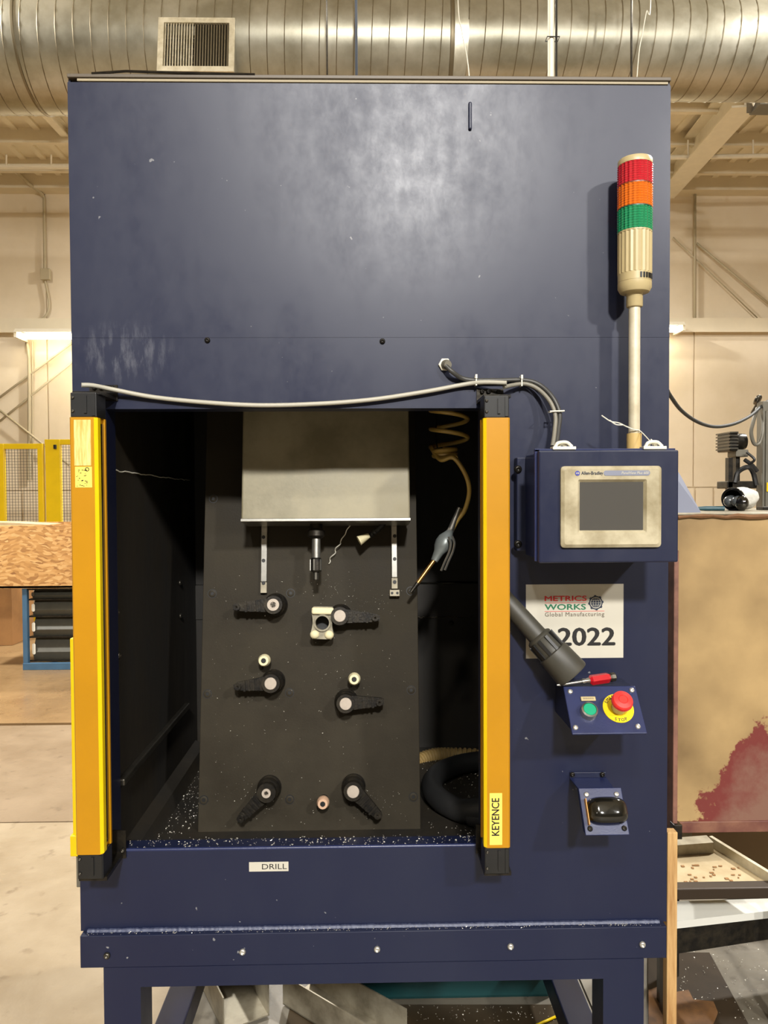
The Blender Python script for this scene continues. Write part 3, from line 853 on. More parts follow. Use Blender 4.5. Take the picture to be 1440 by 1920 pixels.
# swing clamps
def clamp(px_, py_, tip, lab, ring=False, top_r=.0145):
    H = .062
    c = PL(px_, py_, H); e = PL(tip[0], tip[1], .045)
    d = Vector((e[0] - c[0], e[1] - c[1])); L = d.length; ang = math.atan2(d.y, d.x)
    M = PM @ Matrix.Translation((c[0], c[1], 0)) @ Matrix.Rotation(ang, 4, 'Z')
    t = thing('swing_clamp', M @ Vector((0, 0, 0)), lab, 'clamp', 'swing clamps on the fixture plate')
    b = MB(); b.lathe([(.029, 0), (.029, .012), (.026, .015), (.026, .036), (.022, .04), (.022, H - .003), (0, H - .003)], M, 24); b.build('body', BLKM, t)
    b = MB()
    if ring: b.lathe([(top_r, H - .004), (top_r, H), (top_r * .5, H), (top_r * .45, H - .003), (0, H - .003)], M, 24)
    else: b.lathe([(top_r, H - .004), (top_r, H - .001), (top_r * .93, H), (0, H)], M, 24)
    cp = b.build('cap', CAPM, t)
    if ring:
        b = MB(); b.lathe([(top_r * .3, H - .003), (top_r * .22, H + .001), (0, H + .001)], M, 14); b.build('pin', DKSTEEL, cp)
    b = MB()
    w0, w1 = .017, .009
    z0, z1 = .03, .046
    b.prism([(.012, -w0, z0), (L * .92, -w1, z0), (L, -w1 * .6, z0), (L, w1 * .6, z0), (L * .92, w1, z0), (.012, w0, z0)], (0, 0, z1 - z0), M=M)
    b.build('arm', BLKM, t)
    b = MB(); b.lathe([(.0055, .002), (.0055, .05), (.0085, .05), (.0085, .056), (.003, .056), (0, .054)], M @ Matrix.Translation((L - .011, 0, 0)), 8, smooth=False); b.build('clamp_bolt', BLKM, t)
    b = MB()
    for k in range(4): b.box(L * .32 + k * .011, L * .32 + k * .011 + .005, -.013, .013, z1 - .001, z1 + .003 + .002 * (k % 2), M=M)
    b.build('ribs', BLKM, t)
    return t


clamp(512, 1134, (436, 1139), 'upper left swing clamp with ring cap pointing left', ring=True)
clamp(637, 1155, (712, 1159), 'upper right swing clamp holding the pale casting')
clamp(507, 1282, (438, 1288), 'middle left swing clamp with plain cap pointing left')
clamp(648, 1320, (720, 1316), 'middle right swing clamp with plain cap pointing right')
clamp(499, 1488, (446, 1540), 'lower left swing clamp slanting down, small dirty cap', ring=True, top_r=.0105)
clamp(662, 1485, (714, 1534), 'lower right swing clamp slanting down to the right')


def pin(px_, py_, m, lab):
    H = .05; c = PL(px_, py_, H); M = PM @ Matrix.Translation((c[0], c[1], 0))
    t = thing('locating_pin', M @ Vector((0, 0, 0)), lab, 'pin', 'locating pins on the fixture plate')
    b = MB(); b.lathe([(.011, 0), (.011, .022), (.0095, .026), (0, .026)], M, 18); b.build('base', DKSTEEL, t)
    b = MB(); b.lathe([(.0115, .022), (.0150, .028), (.0150, .040), (.0115, H), (.0062, H), (.0058, H - .012), (0, H - .012)], M, 20, cap=False); bu = b.build('bushing', m, t)
    b = MB(); b.lathe([(.0060, H - .010), (.0060, H - .0006), (0, H - .0006)], M, 16); b.build('bore', BLK, bu)


pin(494, 1239, CREAM, 'cream tipped locating pin above the middle left clamp')
pin(664, 1274, CREAM, 'cream tipped locating pin above the middle right clamp')
pin(605, 1508, mat('pinkish_bushing', S(196, 160, 132), .5, var=.1, vscale=50), 'pinkish locating pin between the two lower clamps')

# casting held by the upper right clamp
c = PL(604, 1168, .055)
M = PM @ Matrix.Translation((c[0], c[1], 0)) @ Matrix.Rotation(math.radians(-2), 4, 'Z')
wp = thing('casting', M @ Vector((0, -.04, 0)), 'small pale metal casting with a round bore clamped on the plate', 'casting')
N = 48
W, Hh = .0275, .039
outl = []
for i in range(N):
    a = 2 * PI * i / N; cx, sx = math.cos(a), math.sin(a)
    k = min(W / max(abs(cx), 1e-6), Hh / max(abs(sx), 1e-6))
    x, y = cx * k, sx * k
    if abs(y) < .024: x *= .86 + .14 * (abs(y) / .024) ** 2
    outl.append((x * (.97 if abs(x) > .024 and abs(y) > .035 else 1), y * (.97 if abs(x) > .024 and abs(y) > .035 else 1)))
b = MB(); b.ringplate(outl, circ(.0175, N), .004, .047, M); b.build('body', CAST, wp)
b = MB(); b.ringplate(circ(.0205, N), circ(.0165, N), .046, .052, M); b.build('bore_collar', CAST, wp)
b = MB(); b.lathe([(.0175, .004), (.0175, .006), (0, .006)], M, 24); b.build('bore_bottom', BLK, wp)
b = MB(); b.box(-.027, .027, .020, .037, .04, .056, bevel=.005, M=M, seg=3); b.build('top_pad', CREAM, wp)
for s in (-1, 1):
    b = MB(); b.sphere((s * .0175, -.0285, .046), (.0115, .0105, .0095), M=M); b.build('foot_lobe', CREAM, wp)

# ------------------------------------------------------------------ loose chips
random.seed(11)


def chips(spots, name, lab, s0=.0012, s1=.0035):
    b = MB(); bm = b.bm
    for p in spots:
        s = random.uniform(s0, s1)
        d = [Vector((random.uniform(-1, 1), random.uniform(-1, 1), random.uniform(.1, 1))) * s for _ in range(3)]
        vs = [bm.verts.new(p)] + [bm.verts.new(Vector(p) + e) for e in d]
        for f in ((0, 1, 2), (0, 2, 3), (0, 3, 1), (1, 3, 2)): bm.faces.new([vs[i] for i in f])
    return b.build(name, CHIP, label=lab, cat='metal chips', kind='stuff')


R = random.uniform
sp = [(R(ox0 + .01, ox1 - .01), YF + T + R(.002, .045), oz0 + .0005) for _ in range(330)]
chips(sp, 'sill_chips', 'silver metal chips lying along the blue sill of the opening')
sp = []
while len(sp) < 1300:
    x, y = R(IX0 + .02, .5), R(YF + .06, 2.3)
    if u0 - .02 < x < u1 + .02 and y > 1.75: continue
    if R(0, 1) < (1.2 if x < u0 + .02 else .45 if x < u1 else .35): sp.append((x, y, IZ0 + .0005))
chips(sp, 'tray_chips', 'silver metal chips scattered over the black tray floor')
sp = []
for _ in range(220):
    v = R(0, .62) ** 1.0; u = R(u0 + .02, u1 - .02); sp.append(PM @ Vector((u, v, .0003)))
for cx, cy, k, sd in ((620, 1105, 50, 22), (690, 1135, 60, 26), (660, 1300, 40, 22), (480, 1500, 70, 28), (700, 1510, 70, 24), (500, 1275, 24, 26), (640, 1260, 22, 30)):
    for _ in range(k):
        q = PL(random.gauss(cx, sd), random.gauss(cy, sd * .6)); sp.append(PM @ Vector((q[0], max(.002, q[1]), .0004)))
chips(sp, 'plate_chips', 'silver metal chips stuck to the oily fixture plate', .0008, .0026)
sp = [(ax0 + .01 + (ax1 - ax0 - .02) * R(0, 1), YF - R(.004, .018), az1 + .0005) for _ in range(420)]
chips(sp, 'apron_chips', 'fine silver chips along the ledge above the apron', .0008, .0022)

# ------------------------------------------------------------------ hoses inside, right
t = thing('air_hose', P(842, 990, 1.86), 'amber coiled air hose hanging inside the machine at right', 'hose')
hp = []
YH = 1.9
for i in range(100):
    t_ = i / 99; a = 2 * PI * 2.75 * t_ + .2
    c = P(842, 745 + 95 * t_, YH); hp.append(c + Vector((.047 * math.sin(a), -.047 * math.cos(a), 0)))
hp2 = smooth_path([hp[-1], P(826, 862, 1.85), P(850, 858, 1.84), P(872, 888, 1.84), P(880, 920, 1.84), P(872, 955, 1.84), P(858, 975, 1.84), P(846, 996, 1.84)], 8)
b = MB(); b.tube(hp + hp2[1:], .0058, 10); b.build('coil', AMB, t)
b = MB(); kn = []
for i in range(60):
    a = 2 * PI * i / 26; kn.append(P(834, 851, 1.88) + Vector((.028 * math.cos(a), .022 * math.sin(a), .0032 * i / 8 - .01)))
b.tube(kn, .0056, 8); b.build('loop', AMB, t)
b = MB(); b.tube(smooth_path([P(816, 752, 1.9), P(818, 790, 1.9), P(817, 815, 1.9), P(820, 840, 1.9)]), .0016, 5); b.build('hanging_wire', BLKM, t)
gA, gB, gC = P(846, 992, 1.84), P(814, 1052, 1.82), P(770, 1111, 1.80)
g = thing('blow_gun', gB, 'grey air blow gun with brass nozzle hanging on the amber hose', 'blow gun')
b = MB(); b.cyl(P(862, 952, 1.84), gA, .006, .0085, seg=14).cyl(gA, P(842, 1000, 1.84), .0095, seg=6, smooth=False); b.build('hose_fitting', STEEL, g)
d = (gB - gA); M = orient(gA, d); L = d.length
b = MB(); b.lathe([(.006, 0), (.009, .006), (.014, .014), (.0225, .026), (.025, .040), (.022, .054), (.015, .066), (.010, L), (0, L)], M @ Matrix.Diagonal((1, .8, 1, 1)), 20); b.build('body', GUN, g)
lv = smooth_path([P(845, 1006, 1.80), P(849, 1018, 1.79), P(846, 1034, 1.79), P(838, 1052, 1.79), P(831, 1069, 1.79)], 5)
b = MB(); b.tube([p + Vector((.004, 0, 0)) for p in lv], .003, 6).tube([p - Vector((.005, 0, .0015)) for p in lv], .003, 6); b.build('lever', STEEL, g)
b = MB(); b.cyl(gB.lerp(gA, .08), gB.lerp(gC, .72), .0052, seg=12); b.build('nozzle_tube', BRASS, g)
b = MB(); b.cyl(gB.lerp(gC, .7), gC, .0058, .004, seg=12); b.build('nozzle_tip', BLKM, g)
# tan ribbed hose and big black hose loop on the tray floor
t = thing('ribbed_hose', P(850, 1432, 2.1), 'tan ribbed hose running behind the black hose loop', 'hose')
path = smooth_path([P(760, 1452, 2.2), P(786, 1428, 2.24), P(815, 1417, 2.26), P(850, 1416, 2.27), P(905, 1418, 2.27), P(985, 1420, 2.27)], 24)
b = MB(); b.tube(path, .02, 14, rad=[.0235 if (i // 2) % 2 else .0195 for i in range(len(path))]); b.build('hose', TAN, t)
b = MB(); pts = []
for i in range(110):
    a = 2 * PI * 1.12 * i / 109 - 2.2
    pts.append((.362 + .20 * math.cos(a), 1.955 + .20 * math.sin(a), IZ0 + .029 + (.05 * max(0, i - 95) / 14)))
b.tube(pts, .028, 14); b.build('black_hose', RUB, label='thick black hose looped on the tray floor at right', cat='hose')

# ------------------------------------------------------------------ light curtains
YC0, YC1 = 1.442, 1.500          # they stand off the panel on brackets


def curtain(xa, xb, yt0, yt1, yt2, yb0, yb1, side, lab, letters):
    """side +1: the sensing window looks to +X"""
    xa_, xb_ = P(xa, 1200, YC0).x, P(xb, 1200, YC0).x
    zb0, zb1, zt1, zt2 = P((xa + xb) / 2, yb0, YC0).z, P((xa + xb) / 2, yb1, YC0).z, P((xa + xb) / 2, yt1, YC0).z, P((xa + xb) / 2, yt2, YC0).z
    zt0 = P((xa + xb) / 2, yt0, YC0).z
    t = thing('light_curtain', ((xa_ + xb_) / 2, YC1, zb0), lab, 'light curtain', 'upright light curtains beside the opening')
    c = .005
    # profile (x, y), open recess for the window on the sensing side
    xi, xo = (xb_, xa_) if side > 0 else (xa_, xb_)
    s = side
    prof = [(xo, YC0 + .003), (xo + s * .003, YC0), (xi - s * c, YC0), (xi, YC0 + c), (xi, YC0 + .020), (xi - s * .006, YC0 + .020), (xi - s * .006, YC1 - .012), (xi, YC1 - .012), (xi, YC1 - .006), (xi - s * .003, YC1 - .004), (xo, YC1 - .004)]
    b = MB(); b.prism([(x, y, zb1) for x, y in prof], (0, 0, zt1 - zb1)); body = b.build('body', YEL, t)
    b = MB(); b.box(*sorted((xi - s * .0062, xi - s * .003)), YC0 + .0205, YC1 - .0125, zb1 + .01, zt1 - .01); b.build('window', GLOSSBLK, t)
    b = MB(); b.box(*sorted((xi - s * .0002, xi + s * .0006)), YC0 + c + .001, YC0 + .0195, zb1 + .001, zt1 - .001)
    b.prism([(xi - s * c, YC0 - .0004, zb1 + .001), (xi + s * .0004, YC0 + c, zb1 + .001), (xi - s * .002, YC0 + c, zb1 + .001)], (0, 0, zt1 - zb1 - .002)); b.build('edge_strip', YEL2, t)
    xl, xr = sorted((xi, xo))
    for (za, zb_, nm) in ((zt1, zt2, 1), (zb0 + .004, zb1, -1)):
        b = MB(); b.box(xl + .001, xr - .001, YC0 + .004, YC1 - .003, za, zb_, bevel=.002)
        cx = (xl + xr) / 2
        b.box(cx + .002, cx + .007, YC0 + .001, YC0 + .006, za + .008, zb_ - .006)
        b.box(xr - .009, xr - .003, YC0 + .002, YC0 + .006, za + .003, zb_ - .003)
        ec = b.build('end_cap', BLK, t)
        for dz in (.012, zb_ - za - .010): screw((xl + .006, YC0 + .004, za + dz), (0, -1, 0), .003, .003, DKSTEEL, ec)
    b = MB(); b.box(xl + .001, xr + .006, YF - .004, YF - .0005, zt2 - .004, zt0); b.box(xl + .002, xr + .004, YC0 + .012, YF - .004, zt2 - .003, zt2 + .003)
    br = b.build('bracket', BLKM, t)
    b = MB(); b.box(xl - .002, xr + .010, YF - .004, YF - .0005, zb0 - .004, zb1); b.box(xl + .001, xr + .004, YC0 + .01, YF - .004, zb0 - .002, zb0 + .006); b.build('bracket', BLKM, t)
    for x in (xl + .012, (xl + xr) / 2, xr - .004): screw((x, YF - .004, zt0 - .006), (0, -1, 0), .0048, .006, BLKM, br)
    screw((xr + .005, YF - .004, zb0 + .014), (0, -1, 0), .004, .008, DKSTEEL, br)
    if letters == 'sticker':
        za, zb2 = P(166, 914, YC0).z, P(166, 787, YC0).z
        b = MB(); b.box(xl + .009, xr - .011, YC0 - .0005, YC0 + .0002, P(166, 873, YC0).z, zb2); st_ = b.build('rating_sticker', STKY, t)
        b = MB(); b.box(xl + .010, xr - .010, YC0 - .0005, YC0 + .0002, za, P(166, 875, YC0).z); s2 = b.build('symbol_sticker', PALE, t)
        b = MB(); zc = P(166, 880, YC0).z; b.ringplate(circ(.004, 16, xr - .019, zc), circ(.0027, 16, xr - .019, zc), .0006, .0009, front(0, YC0, 0)); b.build('print_mark', INK, s2)
        b = MB(); random.seed(5)
        for k in range(26):
            z = za + R(.002, .034); x = xl + .012 + R(0, .02); b.box(x, x + R(.001, .004), YC0 - .0009, YC0 - .0004, z, z + .0012)
        b.build('fine_print', INK, s2, kind='stuff')
    else:
        za, zb2 = P(934, 1584, YC0).z, P(934, 1487, YC0).z
        b = MB(); b.box(xl + .010, xr - .016, YC0 - .0005, YC0 + .0002, za, zb2); pl = b.build('name_label', STKY, t); pl.data.materials[0] = PALE
        M = front((xl + xr) / 2 - .003, YC0 - .0008, (za + zb2) / 2 + .004) @ Matrix.Rotation(PI / 2, 4, 'Z')
        text('KEYENCE', 'lettering', INK, pl, .021, M, bold=.0004, width=.074)
    return t


curtain(136, 187, 707, 782, 735, 1655, 1603, +1, 'left yellow light curtain with printed stickers near its top', 'sticker')
curtain(908, 956.5, 715, 783, 741, 1645, 1590, -1, 'right yellow light curtain with black lettering near its bottom', 'name')
# slim yellow guard on the left side of the cabinet
p0, p1 = P(136, 1195, 1.6), P(150, 1600, 1.6)
t = thing('side_guard', (X0 - .015, 1.62, p1.z), 'slim yellow guard bar on the left flank of the machine', 'guard')
b = MB(); b.box(X0 - .030, X0 + .001, 1.59, 1.64, p1.z + .03, p0.z, bevel=.003); b.build('bar', YEL2, t)
b = MB(); b.box(X0 - .034, X0 + .001, 1.585, 1.645, p1.z, p1.z + .045, bevel=.002); fo = b.build('foot', YEL2, t)
for dz in (.012, .028): screw((X0 - .010, 1.585, p1.z + dz), (0, -1, 0), .0035, .003, BLKM, fo)
b = MB(); b.box(X0 - .026, X0 - .002, 1.595, 1.635, P(143, 1662, 1.6).z, p1.z, bevel=.002); b.build('conduit_end', GREYMC, t)

# ------------------------------------------------------------------ operator panel
YH0, YH1 = 1.385, 1.522
hx0, hx1 = P(1010, 950, YH0).x, P(1272.5, 950, YH0).x
hz1, hz0 = P(1140, 844, YH0).z, P(1140, 1055, YH0).z
op = thing('operator_panel', ((hx0 + hx1) / 2, (YH0 + YH1) / 2, hz0), 'blue operator enclosure with beige framed touch screen', 'control panel')
b = MB(); b.box(hx0 + .004, hx1 - .004, YH0 + .018, YH1, hz0 + .004, hz1 - .002, bevel=.003); b.build('enclosure', BLUE2, op)
b = MB(); b.box(hx0, hx1, YH0, YH0 + .015, hz0, hz1, bevel=.003); b.build('door', BLUE, op)
b = MB(); b.box(hx0 - .004, hx0 + .006, YH0 + .016, YH0 + .022, hz0 + .002, hz1 + .003, bevel=.001); b.box(hx0 - .004, hx1, YH0 + .016, YH0 + .022, hz1 - .002, hz1 + .004, bevel=.001); b.build('door_flange', BLUE2, op)
mx = P(964, 950, YF).x
b = MB(); b.box(mx, hx0 + .06, 1.522, 1.549, hz0 + .012, P(980, 858, 1.53).z, bevel=.002); br = b.build('mounting_bracket', BLUE, op)
for y in (880, 1020): screw(P(971, y, 1.522), (0, -1, 0), .008, .006, BLKM, br)
# bezel and screen
bx0, bx1, bz1, bz0 = P(1050, 950, YH0).x, P(1237.5, 950, YH0).x, P(1143, 874, YH0).z, P(1143, 1026, YH0).z
sx0, sx1, sz1, sz0 = P(1086, 950, YH0).x, P(1204.5, 950, YH0).x, P(1143, 904, YH0).z, P(1143, 994, YH0).z
bw, bh = bx1 - bx0, bz1 - bz0; cx, cz = (bx0 + bx1) / 2, (bz0 + bz1) / 2
N = 6
o1 = rrect(bw, bh, .007, N); i0 = rrect(bw - .012, bh - .012, .005, N)
swd, shd = sx1 - sx0, sz1 - sz0; scx, scz = (sx0 + sx1) / 2 - cx, (sz0 + sz1) / 2 - cz
i1 = rrect(swd + .010, shd + .010, .003, N, scx, scz); i2 = rrect(swd, shd, .001, N, scx, scz)
bz = MB(); bm = bz.bm; M = front(cx, YH0, cz)
loops = [(o1, 0), (o1, .006), (i0, .010), (i1, .009), (i2, .003), (i2, .0005)]
LV = [[bm.verts.new((p[0], p[1], z)) for p in lp] for lp, z in loops]
for k in range(len(LV) - 1):
    n = len(LV[k])
    for i in range(n): bm.faces.new((LV[k][i], LV[k][(i + 1) % n], LV[k + 1][(i + 1) % n], LV[k + 1][i]))
bm.faces.new(LV[0][::-1]); bmesh.ops.transform(bm, matrix=M, verts=bm.verts); bezel = bz.build('bezel', BEZ, op)
b = MB(); b.box(sx0 - .001, sx1 + .001, YH0 - .0032, YH0 - .0005, sz0 - .001, sz1 + .001); b.build('screen', SCREEN, bezel)
# printed strip
zc = P(1143, 887, YH0 - .01).z; yp = YH0 - .0103
gm = mat('grey_blue_print', S(120, 124, 140), .5)
xa, xb = P(1132, 887, yp).x, P(1219, 887, yp).x
b = MB(); b.prism([(p[0], p[1], 0) for p in rrect(xb - xa, .0095, .0045, 4, (xa + xb) / 2, zc)], (0, 0, .0005), M=front(0, yp + .0006, 0)); b.build('name_strip', gm, bezel)
xc = P(1083, 887, yp).x
b = MB(); b.prism([(p[0], p[1], 0) for p in circ(.0046, 20, xc, zc)], (0, 0, .0005), M=front(0, yp + .0006, 0)); b.build('logo_badge', BLUINK, bezel)
text('AB', 'lettering', PAPER, bezel, .0048, front(xc, yp - .0002, zc), bold=.0001)
text('Allen-Bradley', 'lettering', NAVINK, bezel, .0085, front(P(1110.5, 887, yp).x, yp, zc), bold=.00012, width=P(1131, 887, yp).x - P(1090, 887, yp).x)
text('PanelView Plus 600', 'lettering', PAPER, bezel, .0072, front(P(1190.5, 887, yp).x, yp - .0002, zc), bold=.00005, width=P(1216, 887, yp).x - P(1165, 887, yp).x, shear=.2)
# clamps on top of the enclosure
for x, s in ((1054, 1), (1222, 1)):
    p = P(x, 838, YH0 + .03); z = hz1 + .004
    b = MB(); b.box(p.x - .022, p.x + .022, YH0 + .012, YH0 + .035, z - .002, z + .004, bevel=.001); b.tube(smooth_path([(p.x - .016, YH0 + .02, z + .003), (p.x - .010, YH0 + .02, z + .011), (p.x + .006, YH0 + .02, z + .012), (p.x + .016, YH0 + .02, z + .004)]), .0032, 8)
    b.tube([(p.x - .008, YH0 + .028, z + .004), (p.x - .002, YH0 + .028, z + .016 if x > 1100 else z + .010), (p.x + .008, YH0 + .028, z + .005)], .003, 6); b.build('door_clamp', TIE, op)
b = MB(); b.cyl((P(1046, 838, YH0 + .09).x, YH0 + .09, hz1 - .004), (P(1046, 838, YH0 + .09).x, YH0 + .09, hz1 + .012), .013, seg=8, smooth=False); b.build('cable_gland', BLK, op)

# signal tower
YS = 1.488
sx = P(1190, 500, YS).x
zz = lambda y: P(1190, y, YS).z
tw = thing('signal_tower', (sx, YS, hz1 - .002), 'ivory signal tower with red, orange and green lenses', 'signal light')
r = (P(1221, 470, YS).x - P(1160, 470, YS).x) / 2


def seg_(prof, name, m, seg=40, par=None, sm=True):
    b = MB(); b.lathe(prof, Matrix.Translation((sx, YS, 0)), seg, smooth=sm); return b.build(name, m, par or tw)


seg_([(.0145, hz1 - .004), (.0145, zz(813)), (.011, zz(813))], 'base_socket', mat('tan_socket', S(196, 166, 104), .45))
seg_([(.0112, hz1), (.0112, zz(570))], 'pole', IVPOLE)
seg_([(.0145, zz(576)), (.0158, zz(574)), (.0158, zz(552)), (.017, zz(550)), (.017, zz(545))], 'adapter', IVORY)
seg_([(.014, zz(552)), (r * .86, zz(549)), (r, zz(541)), (r, zz(531)), (r * .985, zz(530.5)), (r * .985, zz(530))], 'bottom_flange', IVORY)
sr = seg_([(r, zz(530)), (r, zz(516)), (r * .985, zz(515.5)), (r * .985, zz(515))], 'sounder_ring', IVORY)
for k in range(6):
    a = math.radians(-88 + 11 * k); zc_ = (zz(529) + zz(517)) / 2
    b = MB(); b.box(-.002, .002, -.0012, .0008, -.0052, .0052, M=Matrix.Translation((sx + r * math.cos(a), YS + r * math.sin(a), zc_)) @ Matrix.Rotation(a + PI / 2, 4, 'Z')); b.build('sound_slot', BLK, sr)


def ribbed(name, m, ya, yb, n=48, amp=.0016, rings=0):
    b = MB(); bm = b.bm; za, zb_ = zz(ya), zz(yb)
    lv = []
    ks = max(1, rings) * 2 + 1
    for j in range(ks):
        z = za + (zb_ - za) * j / (ks - 1); k = .0010 if (rings and j % 2) else 0
        lv.append([bm.verts.new((sx + (r - .001 + k + (amp if i % 2 else 0)) * math.cos(2 * PI * i / n), YS + (r - .001 + k + (amp if i % 2 else 0)) * math.sin(2 * PI * i / n), z)) for i in range(n)])
    for j in range(ks - 1):
        for i in range(n): bm.faces.new((lv[j][i], lv[j][(i + 1) % n], lv[j + 1][(i + 1) % n], lv[j + 1][i]))
    bm.faces.new(lv[0][::-1]); bm.faces.new(lv[-1])
    return b.build(name, m, tw)


ribbed('tower_body', IVORY, 515, 439, n=44, amp=.0015)
seg_([(r * 1.01, zz(439)), (r * 1.01, zz(436.5))], 'lens_ring', IVORY)
ribbed('green_lens', LGRN, 437, 395, rings=9)
seg_([(r * 1.01, zz(395.5)), (r * 1.01, zz(393))], 'lens_ring', mat('dark_green_ring', S(16, 70, 48), .4))
ribbed('orange_lens', LORG, 393, 352, rings=9)
seg_([(r * 1.01, zz(352.5)), (r * 1.01, zz(350))], 'lens_ring', mat('brown_ring', S(120, 52, 20), .4))
ribbed('red_lens', LRED, 350, 312, rings=9)
seg_([(r * 1.02, zz(312)), (r * 1.02, zz(303)), (r * .97, zz(301)), (0, zz(301))], 'top_cap', IVORY)
# loose wire twisted on the pole
b = MB(); b.tube(smooth_path([P(1128, 779, 1.46), P(1145, 790, 1.46), P(1160, 793, 1.465), P(1175, 800, YS - .016), P(1190, 806, YS - .0155), P(1200, 808, YS - .014), P(1216, 824, 1.44), P(1224, 834, YH0 + .025)]), .0012, 5)
b.tube(smooth_path([P(1143, 788, 1.46), P(1155, 796, 1.46), P(1168, 797, 1.466)]), .0012, 5); b.build('tie_wire', TIE, label='thin pale wire twisted round the foot of the tower pole', cat='wire')

# ------------------------------------------------------------------ cables on the front
g = thing('cable_gland', P(834, 684, YF), 'white cable gland on the blue front above the opening', 'gland')
p = P(834, 684, YF)
b = MB(); b.lathe([(.0135, 0), (.0135, .006), (.011, .007)], orient((p.x, YF, p.z), (0, -1, 0)), 6, smooth=False); b.build('lock_nut', TIE, g)
b = MB(); b.lathe([(.0105, .006), (.0105, .012), (.008, .02), (0, .02)], orient((p.x, YF, p.z), (.25, -1, -.15)), 16); b.build('dome', GREYMC, g)
yc = YF - .010
b = MB(); b.tube(smooth_path([P(835, 685, YF - .016), P(848, 697, YF - .02), P(866, 709, yc), P(890, 713, yc), P(940, 713, yc), P(984, 713, yc), P(1012, 722, yc - .005), P(1036, 745, 1.52), P(1049, 775, 1.51), P(1047, 805, 1.495), P(1043, 836, YH0 + .092)]), .0048, 10); b.build('control_cable', DKCAB, label='charcoal cable from the white gland down to the operator panel', cat='cable')
b = MB(); b.tube(smooth_path([P(153, 722, 1.50), P(175, 723, 1.51), P(215, 731, 1.53), P(290, 745, yc), P(390, 755, yc), P(490, 760, yc), P(600, 757, yc), P(700, 749, yc), P(800, 734, yc), P(870, 721, yc), P(905, 717, 1.53), P(950, 718, 1.515)]), .0046, 10); b.build('sensor_cable', GREYCAB, label='long pale grey cable sagging above the opening between the curtains', cat='cable')
b = MB(); b.tube(smooth_path([P(945, 726, 1.52), P(962, 722, 1.53), P(985, 720, yc - .004), P(1008, 729, yc - .010), P(1030, 751, 1.516), P(1041, 778, 1.505), P(1040, 808, 1.492), P(1036, 837, YH0 + .088)]), .0044, 10); b.build('sensor_cable', mat('mid_grey_cable', S(122, 118, 106), .45), label='grey cable curving from the right curtain into the operator panel', cat='cable')
for x, y, Y, dz, lab in ((892, 715, yc, .016, 'white zip tie left of the right curtain bracket'), (977, 716, yc - .002, .017, 'white zip tie right of the right curtain bracket')):
    c = P(x, y, Y); b = MB(); b.tube([(c.x, Y - .0075, c.z + .012), (c.x, Y - .008, c.z - .009), (c.x, Y + .007, c.z - .009), (c.x, Y + .007, c.z + .012)], .0016, 6, closed=True); b.box(c.x - .002, c.x + .002, Y - .010, Y - .006, c.z + .005, c.z + .013); b.build('zip_tie', TIE, label=lab, cat='zip tie')
c = P(1044, 772, 1.508); b = MB(); b.tube([(c.x - .015, c.y - .008, c.z), (c.x + .013, c.y - .008, c.z + .001), (c.x + .013, c.y + .008, c.z + .001), (c.x - .015, c.y + .008, c.z)], .0016, 6, closed=True); b.build('zip_tie', TIE, label='white zip tie round the cables just above the operator panel', cat='zip tie')

# ------------------------------------------------------------------ paper sign and machine label
yp = YF - .0006
a, c = P(986, 1096, YF), P(1168.5, 1233, YF)
sg = thing('paper_sign', ((a.x + c.x) / 2, YF, c.z), 'white paper sign with company logo and large black number', 'sign')
b = MB(); b.box(a.x, c.x, YF - .0006, YF - .0001, c.z, a.z); b.build('sheet', PAPER, sg)


def on(px_, py_): q = P(px_, py_, YF); return front(q.x, yp - .0002, q.z)


W_ = lambda p, q_: P(q_, 1150, YF).x - P(p, 1150, YF).x
text('METRICS', 'lettering', REDINK, sg, .0150, on(1060, 1122.5), bold=.0006, width=W_(1021, 1099))
text('WORKS', 'lettering', GRNINK, sg, .0165, on(1060, 1138.5), bold=.0006, width=W_(1021.5, 1098))
text('Global Manufacturing', 'lettering', GRYINK, sg, .0125, on(1077, 1152), bold=.00015, width=W_(1022, 1133), spacing=1.15)
for (xa, xb, y) in ((1021, 1099, 1130.5), (1021, 1133, 1146.5)):
    p, q = P(xa, y, YF), P(xb, y, YF); b = MB(); b.box(p.x, q.x, yp - .0004, yp, p.z - .0004, p.z + .0004); b.build('rule_line', REDINK, sg)
text('J', 'lettering', INK, sg, .052, on(1015, 1195), bold=.0017)
text('2022', 'lettering', INK, sg, .0525, on(1099.5, 1195.5), bold=.0017, width=W_(1047, 1152.5))
gm_ = on(1117, 1130)
b = MB(); go = []
for i in range(80):
    a_ = 2 * PI * i / 80; tooth = (i % 10) in (0, 1, 2, 3); go.append(((.0162 if tooth else .0142) * math.cos(a_), (.0162 if tooth else .0142) * math.sin(a_)))
b.ringplate(go, circ(.0118, 80), 0, .0003, gm_); b.build('gear_ring', NAVINK, sg)
b = MB(); b.prism([(x, y, 0) for x, y in circ(.0104, 40)], (0, 0, .0003), M=gm_); b.build('globe', NAVINK, sg)
b = MB(); gl = gm_ @ Matrix.Translation((0, 0, .0004))
for k in (-.0048, 0, .0048):
    hw = math.sqrt(.0104 ** 2 - k * k) * .96; b.box(-hw, hw, k - .0003, k + .0003, 0, .0002, M=gl)
for sx_ in (-.55, 0, .55):
    pts = [(sx_ * .0104 * math.cos(t * PI / 12), .0102 * math.sin(t * PI / 12)) for t in range(-6, 7)]
    for (x1, y1), (x2, y2) in zip(pts, pts[1:]):
        b.prism([(x1 - .0003, y1, 0), (x1 + .0003, y1, 0), (x2 + .0003, y2, 0), (x2 - .0003, y2, 0)], (0, 0, .0002), M=gl)
b.build('globe_lines', PAPER, sg)
a, c = P(467, 1616.5, YF), P(541, 1633, YF)
